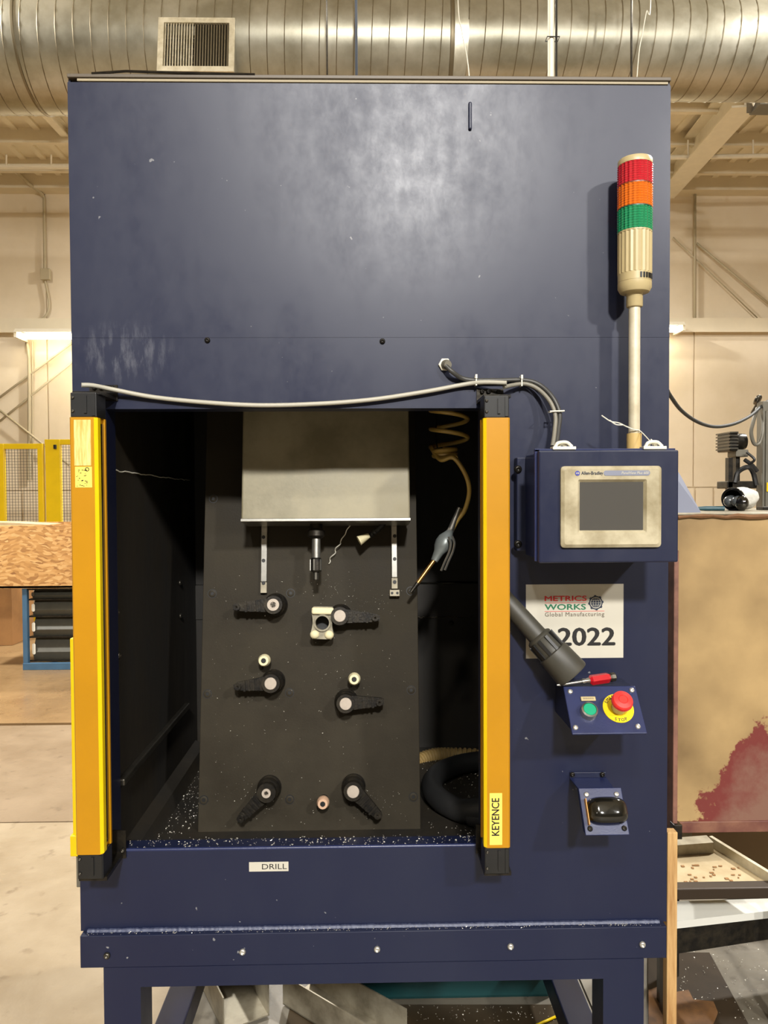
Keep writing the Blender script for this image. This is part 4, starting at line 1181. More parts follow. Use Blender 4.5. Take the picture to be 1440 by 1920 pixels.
dl = thing('name_plate', ((a.x + c.x) / 2, YF, c.z), 'small white DRILL label below the opening', 'label')
b = MB(); b.box(a.x, c.x, YF - .0006, YF - .0001, c.z, a.z); b.build('sticker', PAPER, dl)
q = P(514, 1625, YF); text('DRILL', 'lettering', INK, dl, .0165, front(q.x, yp - .0002, q.z), width=P(537, 1625, YF).x - P(490.5, 1625, YF).x)

# ------------------------------------------------------------------ vacuum wand
wA, wB, wC, wD, wE = P(925, 1088, 1.542), P(1012, 1178, 1.485), P(1022, 1186, 1.48), P(1052, 1222, 1.458), P(1086, 1262, 1.435)
wA = P(928, 1103, 1.5305); wE = P(1074, 1266, 1.480)
WAND = mat('olive_grey_plastic', S(62, 60, 52), .5, var=.2, vscale=18)
vw = thing('vacuum_wand', wE, 'black plastic vacuum wand leaning across the paper sign', 'vacuum wand')
dd = (wE - wA).normalized()
b = MB(); b.cyl(wA, wA.lerp(wE, .62), .0185, .021, seg=28); b.build('tube', WAND, vw)
M = orient(wA, wE - wA); L = (wE - wA).length
b = MB(); b.lathe([(.021, L * .55), (.0265, L * .565), (.028, L * .58), (.0255, L * .595), (.0275, L * .735), (.0325, L * .745), (.033, L * .77), (.0355, L * .985), (.034, L), (.031, L), (.030, L * .93), (0, L * .93)], M, 32, cap=False); cf = b.build('cuff', WAND, vw)
b = MB()
for k in range(10):
    a = 2 * PI * k / 10; b.box(.0252, .0300, -.0030, .0030, L * .59, L * .74, M=M @ Matrix.Rotation(a, 4, 'Z'))
b.build('grip_ribs', BLK, cf)

# ------------------------------------------------------------------ push-button station
t0, t1 = P(1056, 1287, 1.475), P(1191, 1285, 1.475)
b0, b1 = P(1075.5, 1377, 1.408), P(1207.5, 1374, 1.408)
tl = Vector((t0.x, 1.475, (t0.z + t1.z) / 2)); wdt = t1.x - t0.x
vd = Vector((0, b0.y - 1.475, b0.z - t0.z)); hgt = vd.length; dn = vd.normalized(); u = Vector((1, 0, 0)); n_ = u.cross(-dn)
BM = Matrix((u, -dn, n_)).transposed().to_4x4(); BM.translation = tl
bs = thing('button_station', (tl.x + wdt / 2, 1.549, b0.z), 'blue sloped push button box with green and red buttons', 'control box')
b = MB(); b.box(0, wdt, -hgt, 0, -.006, 0, bevel=.002, M=BM); fpz = b.build('cover', BLUE2, bs)
tz, bz_ = tl.z - .004, tl.z + vd.z
b = MB(); b.prism([(tl.x + .003, 1.549, tz + .0), (tl.x + .003, 1.479, tz), (tl.x + .003, 1.475 + vd.y + .006, bz_ + .002), (tl.x + .003, 1.549, bz_ + .002)], (wdt - .006, 0, 0)); b.build('box', BLUE, bs)


def bsp(px_, py_, h=0):
    v = ray(px_, py_); k = (tl + n_ * h - CAMP).dot(n_) / v.dot(n_); q = CAMP + v * k - tl
    return q.dot(u), q.dot(-dn)


for x, y in ((1069, 1297), (1184.5, 1294.5), (1079, 1364.5), (1196, 1362.5)):
    q = bsp(x, y); screw(BM @ Vector((q[0], q[1], 0)), tuple(n_), .0052, .0035, ZINC, fpz)
q = bsp(1103, 1310, .003); b = MB(); b.box(q[0] - .0145, q[0] + .0145, q[1] - .0045, q[1] + .0045, 0, .004, bevel=.001, M=BM); b.build('legend_plate', IVORY, bs)
b = MB()
for k in range(9): b.box(q[0] - .0105 + k * .0024, q[0] - .0092 + k * .0024, q[1] - .0016, q[1] + .0016, .0039, .0042, M=BM)
b.build('legend_print', GRYINK, bs, kind='stuff')
q = bsp(1106, 1330, .014); M = BM @ Matrix.Translation((q[0], q[1], 0))
b = MB(); b.lathe([(.0165, 0), (.0165, .006), (.0158, .014), (.0128, .016), (.0128, .012)], M, 28, cap=False); gb = b.build('green_button_ring', STEEL, bs)
b = MB(); b.lathe([(.0128, .006), (.0128, .014), (.0115, .0155), (0, .0155)], M, 28); b.build('button_cap', GRNBTN, gb)
q0 = bsp(1159, 1328.5, 0); M = BM @ Matrix.Translation((q0[0], q0[1], 0))
b = MB(); b.lathe([(.030, 0), (.030, .0016), (0, .0016)], M, 40); rg = b.build('emergency_ring', YEL2, bs)
for word, a_c, flip in (('EMERGENCY', 90, 1), ('STOP', -90, -1)):
    nL = len(word)
    for i, ch in enumerate(word):
        st_ = 14.5 if flip > 0 else -16
        a = math.radians(a_c + (flip > 0 and 1 or 1) * (-(i - (nL - 1) / 2) * st_ if flip > 0 else -(i - (nL - 1) / 2) * st_))
        rot = a - PI / 2 if flip > 0 else a + PI / 2
        text(ch, 'letter', INK, rg, .0088, M @ Matrix.Translation((.0248 * math.cos(a), .0248 * math.sin(a), .0018)) @ Matrix.Rotation(rot, 4, 'Z'), bold=.0002)
qq = bsp(1168.5, 1322.5, .034)
Mm = BM @ Matrix.Translation((q0[0], q0[1], 0))
b = MB(); b.lathe([(.0135, .001), (.0135, .020), (.0115, .022), (.0115, .026)], Mm, 24); b.build('button_neck', mat('pale_collar', S(200, 190, 150), .4), bs)
b = MB(); b.lathe([(.0115, .024), (.0195, .026), (.0205, .030), (.0195, .036), (.0175, .0385), (.009, .040), (.0085, .0392), (.0078, .040), (0, .0402)], Mm, 36); b.build('mushroom_button', REDBTN, bs)

# red screwdriver lying on the box
sA, sB = P(1044, 1289, 1.468), P(1156, 1268, 1.492)
zt_ = tl.z
sd = thing('screwdriver', P(1120, 1275, 1.485), 'red handled screwdriver lying on top of the button box', 'screwdriver')
A = Vector((sA.x, 1.468, zt_ + .004)); B = Vector((sB.x, 1.498, zt_ + .0125))
d = (B - A); M = orient(A, d); L = d.length
b = MB(); b.lathe([(.0012, 0), (.003, .006), (.003, L * .55)], M, 12); b.build('shaft', STEEL, sd)
b = MB(); b.lathe([(.0042, L * .42), (.0058, L * .45), (.0045, L * .49), (.006, L * .53), (.0045, L * .56)], M, 14); b.build('ferrule', STEEL, sd)
b = MB(); b.lathe([(.006, L * .55), (.0105, L * .58), (.0105, L * .86), (.007, L * .90)], M, 6, smooth=False); b.build('handle', REDPL, sd)
b = MB(); b.lathe([(.007, L * .89), (.0095, L * .92), (.0095, L * .975), (.006, L), (0, L)], M, 8, smooth=False); b.build('end_cap', DKSTEEL, sd)

# ------------------------------------------------------------------ palm button
ptl, ptr, pbl, pbr = P(1085, 1480, 1.475), P(1165.5, 1476, 1.475), P(1098, 1567, 1.425), P(1180, 1565, 1.425)
zt_ = (ptl.z + ptr.z) / 2; zb_ = (pbl.z + pbr.z) / 2
px0 = (ptl.x + pbl.x) / 2; px1 = (ptr.x + pbr.x) / 2
dn = Vector((0, 1.425 - 1.475, zb_ - zt_)); hh = dn.length; dn.normalize(); n_ = u.cross(-dn)
QM = Matrix((u, -dn, n_)).transposed().to_4x4(); QM.translation = Vector((px0, 1.475, zt_)); pw = px1 - px0
pb = thing('palm_button', ((px0 + px1) / 2, 1.549, zb_), 'black domed palm button on a bent blue bracket', 'push button')
ua = P(1068, 1460, 1.549).x; ub = P(1136, 1458, 1.549).x; zu = P(1100, 1459, 1.545).z; zf = P(1100, 1447, 1.549).z
b = MB(); b.box(ua, ub, 1.546, 1.549, zu, zf, bevel=.001); b.build('mounting_flange', BLUE, pb)
b = MB(); bm = b.bm
top_ = [Vector((ua, 1.549, zu)), Vector((ub, 1.549, zu)), Vector((px1 - .014, 1.475, zt_)), Vector((px0, 1.475, zt_))]
b.prism(top_, (0, .002, -.003)); b.build('slanted_arm', BLUE2, pb)
b = MB(); b.box(0, pw, -hh, 0.001, -.003, 0, bevel=.0012, M=QM); pp_ = b.build('face_plate', BLUE2, pb)
b = MB(); b.prism([(px0 + .001, 1.476, zt_), (px0 + .001, 1.427, zb_), (px0 + .001, 1.446, zb_), (px0 + .001, 1.49, zt_ - .004)], (.002, 0, 0)); b.build('side_fold', BLUE2, pb)
for x, y in ((1073, 1452), (1129, 1452)): screw(P(x, y, 1.546), (0, -1, 0), .0052, .005, BLKM, pb)
for fx, fy, m in ((.16, -.012, ZINC), (.86, -.012, ZINC), (.90, -hh + .012, BLKM), (.12, -hh + .012, BLKM)): screw(QM @ Vector((pw * fx, fy, 0)), tuple(n_), .0052, .0035, m, pp_)
b = MB(); bm = b.bm; W2, H2 = pw * .47, hh * .30; cxu, cyv = pw * .56, -hh * .50
rg_ = 10; NN = 40; lv = []
for j in range(rg_ + 1):
    t_ = j / rg_; k = math.cos(t_ * PI / 2) ** .55; z = .002 + .026 * math.sin(t_ * PI / 2)
    ring = []
    for i in range(NN):
        a = 2 * PI * i / NN; ca, sa = math.cos(a), math.sin(a)
        q_ = (abs(ca) ** 3.2 + abs(sa) ** 3.2) ** (-1 / 3.2)
        ring.append(bm.verts.new(QM @ Vector((cxu + W2 * k * q_ * ca, cyv + H2 * k * q_ * sa, z))))
    lv.append(ring)
    if k < .05: break
for A_, B_ in zip(lv, lv[1:]):
    for i in range(NN):
        f = bm.faces.new((A_[i], A_[(i + 1) % NN], B_[(i + 1) % NN], B_[i])); f.smooth = True
f = bm.faces.new(lv[-1]); bm.faces.new(lv[0][::-1]); b.build('palm_dome', GLOSSBLK, pb)
b = MB(); b.box(pw * .085, pw * .105, -hh * .80, -hh * .24, .0, .012, M=QM); b.build('edge_strip', YEL, pb)

# ------------------------------------------------------------------ conduit rising from the machine roof
c = P(1033, 70, 1.95)
t = thing('roof_conduit', (c.x, 1.95, ZT + .006), 'white conduit rising from the machine roof past the duct', 'conduit')
b = MB(); b.tube([(c.x, 1.95, ZT + .006), (c.x, 1.95, RH)], .0085, 12); b.build('pipe', LIN, t)
b = MB(); b.tube([(c.x + .014, 1.95, ZT + .006), (c.x + .014, 1.95, RH)], .003, 6); b.build('cable', DKCAB, t)
zc = P(1033, 73, 1.95).z; b = MB(); b.tube([(c.x - .012, 1.94, zc), (c.x + .02, 1.94, zc), (c.x + .02, 1.96, zc), (c.x - .012, 1.96, zc)], .0015, 5, closed=True); b.build('tie', BLK, t)

# ------------------------------------------------------------------ left background: guard, crate, rack
YG = 8.6
gx = lambda x: P(x, 850, YG).x
gz = lambda y: P(60, y, YG).z


def guard_panel(x0, x1, yt, lab, posts, Y):
    t = thing('mesh_guard', ((x0 + x1) / 2, Y, 0), lab, 'machine guard')
    zt_ = gz(yt)
    for xa, xb in posts:
        b = MB(); b.box(xa, xb, Y - .03, Y + .03, 0, zt_, bevel=.004); b.build('post', YEL2, t)
    b = MB(); b.box(x0, x1, Y - .026, Y + .026, zt_ - .06, zt_, bevel=.004); b.build('top_rail', YEL2, t)
    b = MB(); b.box(x0, x1, Y - .026, Y + .026, .1, .16, bevel=.004); b.build('bottom_rail', YEL2, t)
    b = MB(); x = x0
    while x < x1: b.box(x, x + .0035, Y, Y + .0035, .12, zt_ - .03); x += .033
    z = .14
    while z < zt_ - .04: b.box(x0, x1, Y + .0035, Y + .007, z, z + .0035); z += .033
    b.build('wire_mesh', DKSTEEL, t, kind='stuff')
    return t


guard_panel(gx(-160), gx(80), 832, 'yellow framed wire mesh guard panel at the left edge', [(gx(-160), gx(-148)), (gx(-4), gx(9)), (gx(72), gx(82))], YG)
guard_panel(gx(84), gx(300), 824, 'taller yellow mesh guard panel partly hidden by the machine', [(gx(85), gx(113)), (gx(290), gx(300))], YG + .02)
b = MB(); q = P(103, 838, YG - .03)
b.box(q.x - .012, q.x + .022, YG - .05, YG - .032, q.z - .025, q.z + .025, bevel=.005); b.build('guard_lock', BLK, label='small black hinge block at the yellow guard gap', cat='hinge')
# things behind the mesh
YO = 6.6
ox = lambda x: P(x, 1050, YO).x
oz = lambda y: P(70, y, YO).z
cr = thing('osb_crate', ((ox(-60) + ox(300)) / 2, YO + .4, oz(1103)), 'tan chipboard crate on the blue rack left of the machine', 'crate')
b = MB(); b.box(ox(-60), ox(320), YO, YO + .02, oz(1103), oz(985), bevel=.002); b.build('front_board', OSB, cr)
b = MB(); b.box(ox(-60), ox(-60) + .02, YO + .02, YO + .8, oz(1103), oz(985)).box(ox(320) - .02, ox(320), YO + .02, YO + .8, oz(1103), oz(985)).box(ox(-60), ox(320), YO + .8, YO + .82, oz(1103), oz(985)); b.build('side_board', OSB, cr)
b = MB(); b.box(ox(-60), ox(320), YO, YO + .82, oz(1103) - .0, oz(1103) + .02); b.build('bottom_board', OSB, cr)
b = MB(); b.prism([P(-60, 986, YO + .1), P(90, 984, YO + .1), P(20, 980, YO + .1), P(-60, 979, YO + .1)], (0, .3, .0)); b.build('crate_lining', TRAYW, label='crumpled white liner showing over the crate rim', cat='liner')
rk = thing('bin_rack', ((ox(38) + ox(300)) / 2, YO + .3, 0), 'blue steel rack under the chipboard crate', 'rack')
for x in (38, 290):
    for y in (YO + .02, YO + .6):
        b = MB(); b.box(ox(x), ox(x + 9), y, y + .045, 0, oz(1103), bevel=.003); b.build('upright', RACKB, rk)
b = MB(); b.box(ox(38), ox(299), YO + .01, YO + .05, .0, .06, bevel=.003); b.build('base_rail', RACKB, rk)
b = MB(); b.box(ox(38), ox(299), YO + .03, YO + .64, oz(1103) - .02, oz(1103)); b.build('top_shelf', BLKM, rk)
binys = [(1108, 1124), (1127, 1156), (1161, 1195), (1199, 1240)]
for k, (ya, yb_) in enumerate(binys):
    z1, z0 = oz(ya), oz(yb_)
    b = MB(); b.box(ox(47), ox(290), YO + .06, YO + .62, z0 - .016, z0 - .003); b.build('shelf', BLKM, rk)
    t = thing('storage_bin', (ox(90), YO + .2, z0 - .003), ['topmost shallow grey bin in the blue rack', 'second grey bin from the top of the blue rack', 'third grey bin from the top of the blue rack', 'lowest grey bin at the bottom of the blue rack'][k], 'bin', 'grey bins in the blue rack')
    xa, xb = ox(52), ox(286)
    b = MB(); b.prism([(xa, YO + .09, z0 - .002), (xa, YO + .07, z0 + (z1 - z0) * .35), (xa, YO + .14, z1), (xa, YO + .155, z1), (xa, YO + .09, z0 + (z1 - z0) * .3), (xa, YO + .105, z0 - .002)], (xb - xa, 0, 0)); b.build('front_lip', BINM, t)
    b = MB(); b.box(xa, xb, YO + .1, YO + .58, z0 - .002, z0 + .008).box(xa, xb, YO + .57, YO + .58, z0, z1).box(xb - .01, xb, YO + .12, YO + .58, z0, z1 - .01).box(xa, xa + .01, YO + .14, YO + .58, z0, z1 - .01); b.build('tray', BINM, t)
    b = MB(); zc = (z0 + z1) / 2; b.prism([(p[0], p[1], 0) for p in rrect(.028, max(.03, (z1 - z0) * .5), .012, 4, xa + .012, zc)], (0, 0, .004), M=front(0, YO + .066, 0)); b.build('label_holder', TIE if k else DKSTEEL, t)
p = P(8, 1204, 7.7)
b = MB(); b.box(p.x - .5, P(23, 1204, 7.7).x, 7.7, 8.2, 0, .62, bevel=.004); b.build('cardboard_box', BROWN, label='brown cardboard box on the floor at the left edge', cat='box')
t = thing('red_post', (P(30, 1160, 8.4).x, 8.4, 0), 'red post with yellow band behind the rack', 'post')
p = P(29, 1150, 8.4); b = MB(); b.cyl((p.x, 8.4, 0), (p.x, 8.4, .95), .055, seg=20); b.build('post', REDP, t)
z = P(29, 1139, 8.4).z; b = MB(); b.cyl((p.x, 8.4, z - .02), (p.x, 8.4, z + .02), .057, seg=20); b.build('band', YEL2, t)

# ------------------------------------------------------------------ right side: bare steel stand with shelf
YP = 1.86
qx = lambda x: P(x, 1250, YP).x
qz = lambda y: P(1350, y, YP).z
stn = thing('steel_stand', (qx(1400), 2.2, 0), 'bare steel stand with worn maroon paint right of the machine', 'stand')
sx0_, sx1_ = qx(1268), qx(2150); szt, szb = qz(966), qz(1560)
b = MB(); b.box(sx0_, sx1_, YP, YP + .006, qz(1540), szt); sheet = b.build('front_sheet', RUSTY, stn)
b = MB(); b.box(sx0_, sx1_, YP - .004, YP + .03, szb, qz(1539), bevel=.002); b.build('bottom_rail', mat('maroon_rail', S(124, 84, 66), .55, c2=S(92, 50, 44), vscale=12), stn)
b = MB(); b.box(sx0_ - .01, sx1_, YP - .004, 2.35, szt, szt + .006, bevel=.002); b.build('shelf_top', ALU, stn)
b = MB(); pts = [(sx0_ + (sx1_ - sx0_) * i / 40, YP - .004, szt - .003 + R(-.002, .002)) for i in range(41)]; b.tube(pts, .006, 6, rad=[R(.003, .007) for _ in pts]); b.build('weld_edge', mat('rust_edge', S(120, 82, 48), .7, var=.3, vscale=30), stn)
b = MB(); b.box(qx(1257), qx(1266), YP - .02, YP + .03, szb, qz(1030), bevel=.002); b.build('corner_angle', mat('rusty_angle', S(132, 92, 76), .6, c2=S(92, 62, 52), vscale=14), stn)
b = MB(); b.box(qx(1256), qx(1272), YP - .03, YP - .004, szb - .004, qz(1536), bevel=.002); b.build('corner_bracket', BLKM, stn)
b = MB(); b.box(sx0_, sx1_, 2.67, 2.676, .10, .46); b.build('rear_sheet', mat('tan_sheet', S(150, 122, 82), .6, var=.15, vscale=4), stn)
for x in (sx0_ + .005, sx1_ - .06):
    b = MB(); b.box(x, x + .05, 2.62, 2.67, 0, .46, bevel=.002); b.build('leg', BLKM, stn)
b = MB(); b.box(sx1_ - .06, sx1_ - .01, YP + .07, 2.62, .40, .44, bevel=.002); b.build('side_rail', BLKM, stn)
b = MB(); b.box(sx1_ - .06, sx1_ - .01, YP + .01, YP + .06, 0, szt, bevel=.002); b.build('leg', BLKM, stn)
# timber prop under it
b = MB(); wx0, wx1 = P(1251, 1740, 1.72).x, P(1270, 1740, 1.72).x
b.box(wx0, wx1, 1.72, 1.745, 0, P(1260, 1561, 1.72).z, bevel=.002); b.build('timber_prop', WOOD, label='raw timber board standing upright beside the machine base', cat='board')
# things on the shelf
zt_ = szt + .006
a, c = P(1262, 962, 1.92), P(1308, 966, 1.92)
b = MB(); e = P(1276, 886, 1.95); b.prism([(a.x, 1.90, zt_), (c.x, 1.90, zt_), (e.x, 1.96, e.z), (a.x, 1.96, P(1268, 872, 1.95).z)], (0, .004, 0)); b.prism([(a.x, 2.03, zt_), (c.x + .01, 2.03, zt_), (e.x, 1.966, e.z)], (0, .004, 0))
b.build('tent_card', TAGB, label='grey blue folded card standing behind the operator panel edge', cat='card')
b = MB(); b.cyl((P(1300, 954, 2.06).x, 2.06, zt_ + .0065), (P(1322, 955, 2.06).x, 2.06, zt_ + .0065), .0035, .0065, seg=12).cyl((P(1322, 955, 2.06).x, 2.06, zt_ + .0065), (P(1358, 955, 2.05).x, 2.05, zt_ + .0065), .0065, seg=12); b.build('file_tool', mat('teal_handle', S(40, 74, 82), .4), label='dark teal tool handle lying beside the white glove', cat='tool')
b = MB(); b.box(P(1424, 954, 2.1).x, P(1500, 954, 2.1).x, 2.08, 2.12, zt_, zt_ + .010, bevel=.002); b.build('steel_bar', BLKM, label='dark flat bar on the shelf right of the white glove', cat='bar')
# rolled work glove: knit shell with black rubber palm showing
gl = thing('work_glove', P(1388, 960, 2.06), 'rolled white knit glove with black rubber fingers on the shelf', 'glove')
gc = P(1391, 935, 2.06); k = 2.06 / 1400
b = MB(); bm = b.bm
# cuff shell: closed superellipsoid body leaning right, open at left
axis = Vector((.93, .36, .05)).normalized()
M = orient(gc + Vector((-20 * k, -.006, -.002)), axis, 'Y')
prof = [(.036, 0), (.0385, .010), (.039, .026), (.0385, .040), (.036, .054), (.030, .066), (.019, .074), (0, .077)]
ns = 40; lv = []
for r_, z_ in prof:
    if r_ == 0: lv.append([bm.verts.new((0, 0, z_))]); continue
    lv.append([bm.verts.new(((r_ + .0012 * math.sin(7 * a + z_ * 60)) * math.cos(a), (r_ + .0012 * math.sin(7 * a + z_ * 60)) * math.sin(a) * .82, z_ + .003 * math.sin(3 * a))) for a in (2 * PI * i / ns for i in range(ns))])
for A_, B_ in zip(lv, lv[1:]):
    for i in range(ns):
        j = (i + 1) % ns
        f = bm.faces.new((A_[i], A_[j], B_[0])) if len(B_) == 1 else bm.faces.new((A_[i], A_[j], B_[j], B_[i])); f.smooth = True
bmesh.ops.transform(bm, matrix=M, verts=bm.verts); zmin = min(v.co.z for v in bm.verts); bmesh.ops.translate(bm, vec=(0, 0, zt_ - zmin), verts=bm.verts); dz = zt_ - zmin
b.build('knit_cuff', WHITE, gl)
TM = Matrix.Translation((0, 0, dz)) @ M
b = MB(); pts = [TM @ Vector((.036 * math.cos(2 * PI * i / 40), .036 * math.sin(2 * PI * i / 40) * .82, .002)) for i in range(40)]
b.tube(pts, .0045, 8, closed=True); b.lathe([(.036, .002), (.033, .016), (.02, .026), (0, .028)], TM @ Matrix.Diagonal((1, .82, 1, 1)), 32, cap=False); b.build('rubber_rim', GLOSSBLK, gl)
cuf = mat('dark_grey_rubber', S(70, 74, 76), .28, coat=.4)
for dx, dy, dz2, rr, nm in ((.010, -.006, .004, .0165, 0), (-.018, -.006, .002, .0155, 1)):
    b = MB(); b.sphere((dx, dy, dz2), (rr, rr * 1.05, rr * 1.3), M=TM); b.build('rubber_finger', cuf, gl)
b = MB(); c_ = TM @ Vector((-.034, .004, .006)); b.sphere((c_.x - .006, c_.y, zt_ + .021), (.017, .02, .021)); b.build('rubber_thumb', GLOSSBLK, gl)

# machinery beyond the shelf
YM = 3.2
mx_ = lambda x: P(x, 880, YM).x
mz_ = lambda y: P(1400, y, YM).z
pu = thing('pump_unit', (mx_(1400), YM, 0), 'dark finned motor on a post with pipes behind the shelf', 'pump')
b = MB(); b.box(mx_(1368), mx_(1384), YM, YM + .12, mz_(846), mz_(810), bevel=.006); mo = b.build('motor', BLKM, pu)
for i in range(6):
    z = mz_(842 - i * 6); b = MB(); b.box(mx_(1367.2), mx_(1383), YM - .006, YM + .128, z, z + .006); b.build('fin', DKSTEEL, mo)
b = MB(); b.cyl((mx_(1384), YM + .06, mz_(827)), (mx_(1408), YM + .06, mz_(826)), .040, .034, seg=20); b.build('motor_body', BLKM, pu)
b = MB(); b.box(mx_(1384), mx_(1408), YM + .02, YM + .1, mz_(856), mz_(842), bevel=.004); b.build('gear_case', GREYMC, pu)
b = MB(); b.box(mx_(1388), mx_(1396), YM + .04, YM + .08, 0, mz_(856)); b.build('post', BLKM, pu)
b = MB(); b.box(mx_(1366), mx_(1374), YM, YM + .03, 0, mz_(858)); b.build('post', BLKM, pu)
b = MB(); b.box(mx_(1364), mx_(1420), YM, YM + .1, mz_(916), mz_(902), bevel=.004); b.build('cross_beam', BLKM, pu)
b = MB(); b.tube(smooth_path([(mx_(1378), YM, mz_(905)), (mx_(1384), YM, mz_(885)), (mx_(1398), YM - .02, mz_(876)), (mx_(1412), YM, mz_(886)), (mx_(1418), YM, mz_(910))]), .011, 8)
b.tube(smooth_path([(mx_(1396), YM, mz_(862)), (mx_(1410), YM, mz_(872)), (mx_(1420), YM, mz_(884))]), .009, 8)
b.tube(smooth_path([(mx_(1400), YM, mz_(848)), (mx_(1410), YM - .02, mz_(862)), (mx_(1404), YM, mz_(870))]), .006, 6); b.build('hoses', RUB, pu)
cb = thing('control_cabinet', (mx_(1470), YM, 0), 'grey cabinet standing at the right edge behind the shelf', 'cabinet')
b = MB(); b.box(mx_(1430), mx_(1600), YM + .0, YM + .055, 0, mz_(752), bevel=.003); b.build('body', GREYMC, cb)
b = MB(); b.box(mx_(1434), mx_(1590), YM - .008, YM, .2, mz_(770), bevel=.003); b.build('door', GREYMC, cb)
b = MB(); b.box(mx_(1435), mx_(1445), YM - .013, YM - .008, mz_(922), mz_(905), bevel=.001); b.build('warning_label', YEL2, cb)
# loose cables on the hook
b = MB(); b.tube(smooth_path([(mx_(1432), YM + .08, mz_(752)), (mx_(1427), YM + .05, mz_(748)), (mx_(1429), YM + .04, mz_(742)), (mx_(1436), YM + .05, mz_(742)), (mx_(1438), YM + .09, mz_(754)), (mx_(1438), YM + .13, mz_(768))]), .007, 8); b.build('hook', DKSTEEL, cb)
b = MB(); b.tube(smooth_path([(mx_(1424), YM + .02, mz_(764)), (mx_(1412), YM, mz_(790)), (mx_(1408), YM, mz_(812)), (mx_(1414), YM, mz_(832)), (mx_(1424), YM, mz_(830)), (mx_(1430), YM, mz_(808)), (mx_(1433), YM + .02, mz_(775)), (mx_(1436), YM + .05, mz_(752))]), .008, 8); b.build('cable_loop', GREYMC, label='grey cable loop hanging from the hook at the right edge', cat='cable')
b = MB(); ya = 2.3; b.tube(smooth_path([(X1 + .002, 2.2, P(1190, 640, 2.25).z), P(1222, 690, 2.35), P(1256, 741, 2.45), P(1278, 770, 2.6), P(1308, 791, 2.75), P(1340, 800, 2.9), P(1375, 795, 3.0), P(1405, 781, 3.1), P(1424, 765, 3.2), P(1440, 752, 3.25)]), .0066, 10); b.build('power_cable', mat('matt_black_cable', S(46, 47, 44), .65), label='black cable sagging from the machine flank to the right', cat='cable')

# trays, beams and scraps under the stand
zt2 = .40
pts = [PZ(1262, 1585, zt2), PZ(1335, 1584, zt2), PZ(1450, 1656, zt2), PZ(1450, 1667, zt2), PZ(1262, 1667, zt2)]
tr = thing('chip_tray', PZ(1340, 1640, zt2), 'cream sheet metal tray with raised edge under the steel stand', 'tray')
b = MB(); b.prism(pts, (0, 0, -.008)); b.build('pan', TRAYW, tr)
b = MB(); A, B = pts[1], pts[2]; s_ = (B - A).normalized(); o_ = s_.cross(Vector((0, 0, 1))) * .012
b.prism([A, B, B + o_, A + o_], (0, 0, .03)); b.build('rim', IVPOLE, tr)
A, B = PZ(1262, 1606, zt2), PZ(1338, 1600, zt2)
b = MB(); b.prism([A, B, B + Vector((0, .05, 0)), A + Vector((0, .05, 0))], (0, 0, .035)); b.prism([A + Vector((0, .09, 0)), B + Vector((-.03, .09, 0)), B + Vector((-.03, .15, 0)), A + Vector((0, .15, 0))], (0, 0, .05)); b.build('cross_bar', ALU, tr)
for x, y in ((P(1256, 1700, pts[0].y - .04).x, pts[0].y - .04), (pts[3].x + .0, pts[3].y + .02)):
    b = MB(); b.box(x, x + .022, y - .02, y, 0, zt2 - .008); b.build('leg', BLKM, tr)
A = P(1262, 1667, 2.10); B = P(1560, 1667, 2.10); C_ = P(1262, 1688, 2.10)
b = MB(); b.box(A.x, B.x, 2.10, 2.14, C_.z, A.z, bevel=.003); b.box(B.x - .03, B.x, 2.12, 2.16, 0, A.z); b.box(A.x - .014, A.x + .012, 2.12, 2.16, 0, A.z); b.build('steel_rail', mat('brown_black_steel', S(52, 40, 28), .5, metal=.3), label='dark horizontal steel rail in front of the cream tray', cat='rail')
zq = .30
pts = [PZ(1262, 1690, zq), PZ(1460, 1684, zq), PZ(1460, 1706, zq), PZ(1262, 1728, zq)]
b = MB(); b.prism(pts, (0, 0, -.022)); b.build('white_board', mat('white_laminate', S(206, 205, 196), .5), label='white laminated board on the dark beam below the rail', cat='board')
A, B = PZ(1262, 1736, .278), PZ(1560, 1692, .278)
d_ = (B - A); s_ = Vector((-d_.y, d_.x, 0)).normalized() * .09
b = MB(); b.prism([A, B, B + s_, A + s_], (0, 0, -.085)); b.box(B.x - .03, B.x + .01, B.y + .03, B.y + .07, 0, .2); b.box(A.x - .02, A.x + .01, A.y + .03, A.y + .07, 0, .2); b.build('dark_beam', BLKM, label='black steel beam under the white board at right', cat='beam')
pts = [PZ(1215, 1788, .003), PZ(1330, 1788, .003), PZ(1402, 1920, .003), PZ(1440, 1990, .003), PZ(1215, 1990, .003)]  # thin dark sheet whose colour stands for floor stain and shadow
b = MB(); b.prism(pts, (0, 0, .004)); b.build('stain_shadow_sheet', mat('stain_shadow_brown', S(52, 42, 30), .4, var=.35, vscale=6), label='dark sheet painted as floor stain and shadow right of the machine', cat='mat')
b = MB(); pts = [PZ(x, y, .009) for x, y in ((1216, 1858), (1240, 1850), (1268, 1862), (1291, 1858), (1300, 1876), (1338, 1880), (1346, 1900), (1330, 1940), (1216, 1945))]
b.prism(pts, (0, 0, .004)); b.build('cardboard_scrap', mat('wet_cardboard', S(110, 76, 42), .7, c2=S(70, 48, 28), vscale=14), label='brown torn cardboard scrap lying on the dark sheet', cat='cardboard')
random.seed(21)
b = MB()
for _ in range(26):
    q = PZ(R(1275, 1400), R(1622, 1662), zt2 + .001); b.box(q.x, q.x + R(.003, .012), q.y, q.y + R(.003, .008), q.z, q.z + .002)
b.build('tray_debris', BROWN, label='brown crumbs scattered in the cream tray', cat='debris', kind='stuff')
sp = [PZ(R(1275, 1440), R(1770, 1915), .008) for _ in range(120)]
chips(sp, 'floor_chips', 'silver metal chips scattered on the floor at lower right', .0015, .0045)

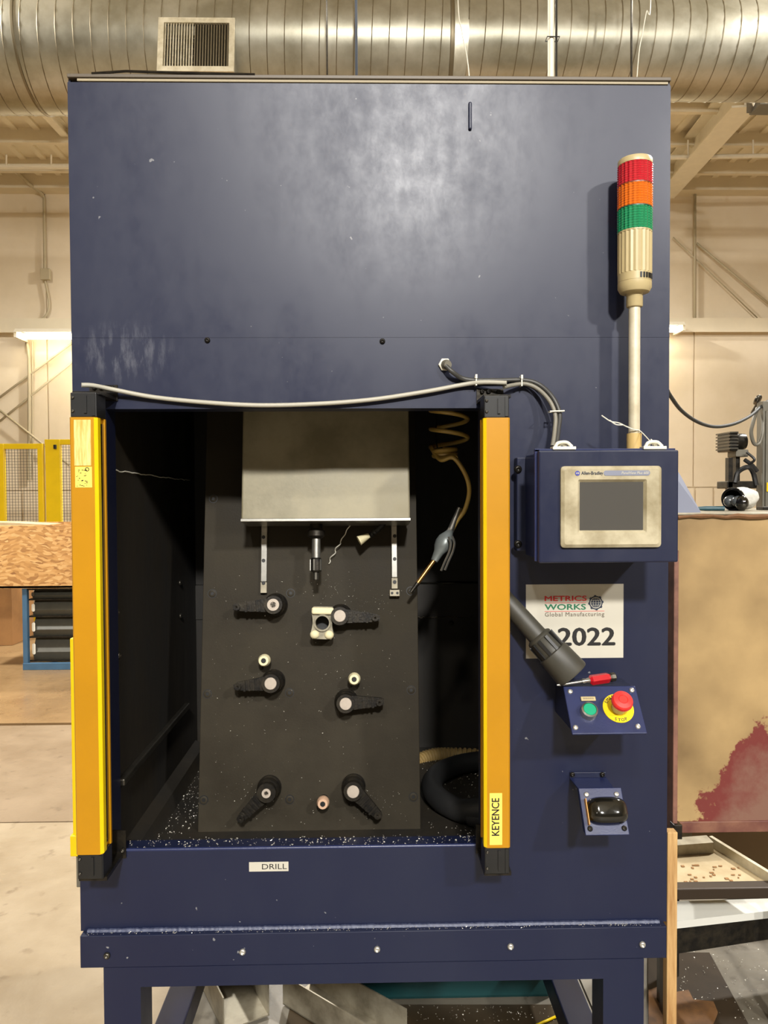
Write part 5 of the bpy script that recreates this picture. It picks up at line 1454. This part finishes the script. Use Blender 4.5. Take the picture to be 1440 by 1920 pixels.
# ------------------------------------------------------------------ below the machine
b0 = PZ(560, 1880, 0.0)
t = thing('coolant_bin', (b0.x + .3, b0.y + .3, 0), 'dark teal coolant bin standing under the machine', 'bin')
xa, xb = P(640, 1860, b0.y).x, P(1035, 1860, b0.y).x
b = MB(); b.box(xa, xb, b0.y, b0.y + .5, 0, .34, bevel=.012); b.build('tub', TEAL, t)
b = MB(); b.ringplate([(xa - .01, b0.y - .01), (xb + .01, b0.y - .01), (xb + .01, b0.y + .51), (xa - .01, b0.y + .51)], [(xa + .02, b0.y + .02), (xb - .02, b0.y + .02), (xb - .02, b0.y + .48), (xa + .02, b0.y + .48)], .34, .365); b.build('rim', TEAL, t)


def channel(A, B, w_, h_, label):
    A, B = Vector(A), Vector(B); d = (B - A).normalized(); s = d.cross(Vector((0, 0, 1))).normalized(); up = s.cross(d)
    b = MB()
    b.prism([A - s * w_ / 2, A + s * w_ / 2, A + s * w_ / 2 + up * .004, A - s * w_ / 2 + up * .004], B - A)
    for k in (-1, 1):
        e = A + s * k * w_ / 2; b.prism([e, e - s * k * .004, e - s * k * .004 + up * h_, e + up * h_], B - A)
    return b.build('steel_channel', ALU, label=label, cat='channel')


A, B = PZ(530, 1828, .095), PZ(712, 1936, .095)
sd_ = (B - A).normalized().cross(Vector((0, 0, 1))).normalized() * .06
channel(A - sd_ - Vector((0, 0, .09)), B - sd_ - Vector((0, 0, .09)), .12, .09, 'aluminium channel slanting to the right on the floor below the machine')
q = PZ(452, 1900, .006)
b = MB(); RM = Matrix.Translation(q) @ Matrix.Rotation(math.radians(28), 4, 'Z')
b.box(-.07, .07, -.05, .2, 0, .004, M=RM); b.box(-.07, -.066, -.05, .2, 0, .10, M=RM); b.box(.066, .07, -.05, .2, 0, .10, M=RM); b.box(-.07, .07, .196, .2, 0, .12, M=RM)
b.build('metal_tray', ALU, label='grey open metal tray on the floor beside the slanting channel', cat='tray')
sp = [PZ(R(640, 1040), R(1885, 1915), .002) for _ in range(150)]
chips(sp, 'underside_chips', 'silver metal chips on the floor before the teal bin', .0012, .0035)
b = MB(); pts = [PZ(545, 1884, .001), PZ(1075, 1884, .001), PZ(1110, 1990, .001), PZ(520, 1990, .001)]; b.prism(pts, (0, 0, .001)); b.build('oil_stain', mat('oil_stain', S(64, 52, 36), .35, var=.3, vscale=8), label='dark oily sheet on the floor in front of the teal bin', cat='mat')
b = MB(); b.tube([PZ(1000, 1925, .006), PZ(1045, 1905, .006)], .004, 6); b.build('yellow_cord', YEL2, label='short yellow cord on the floor under the machine', cat='cord')
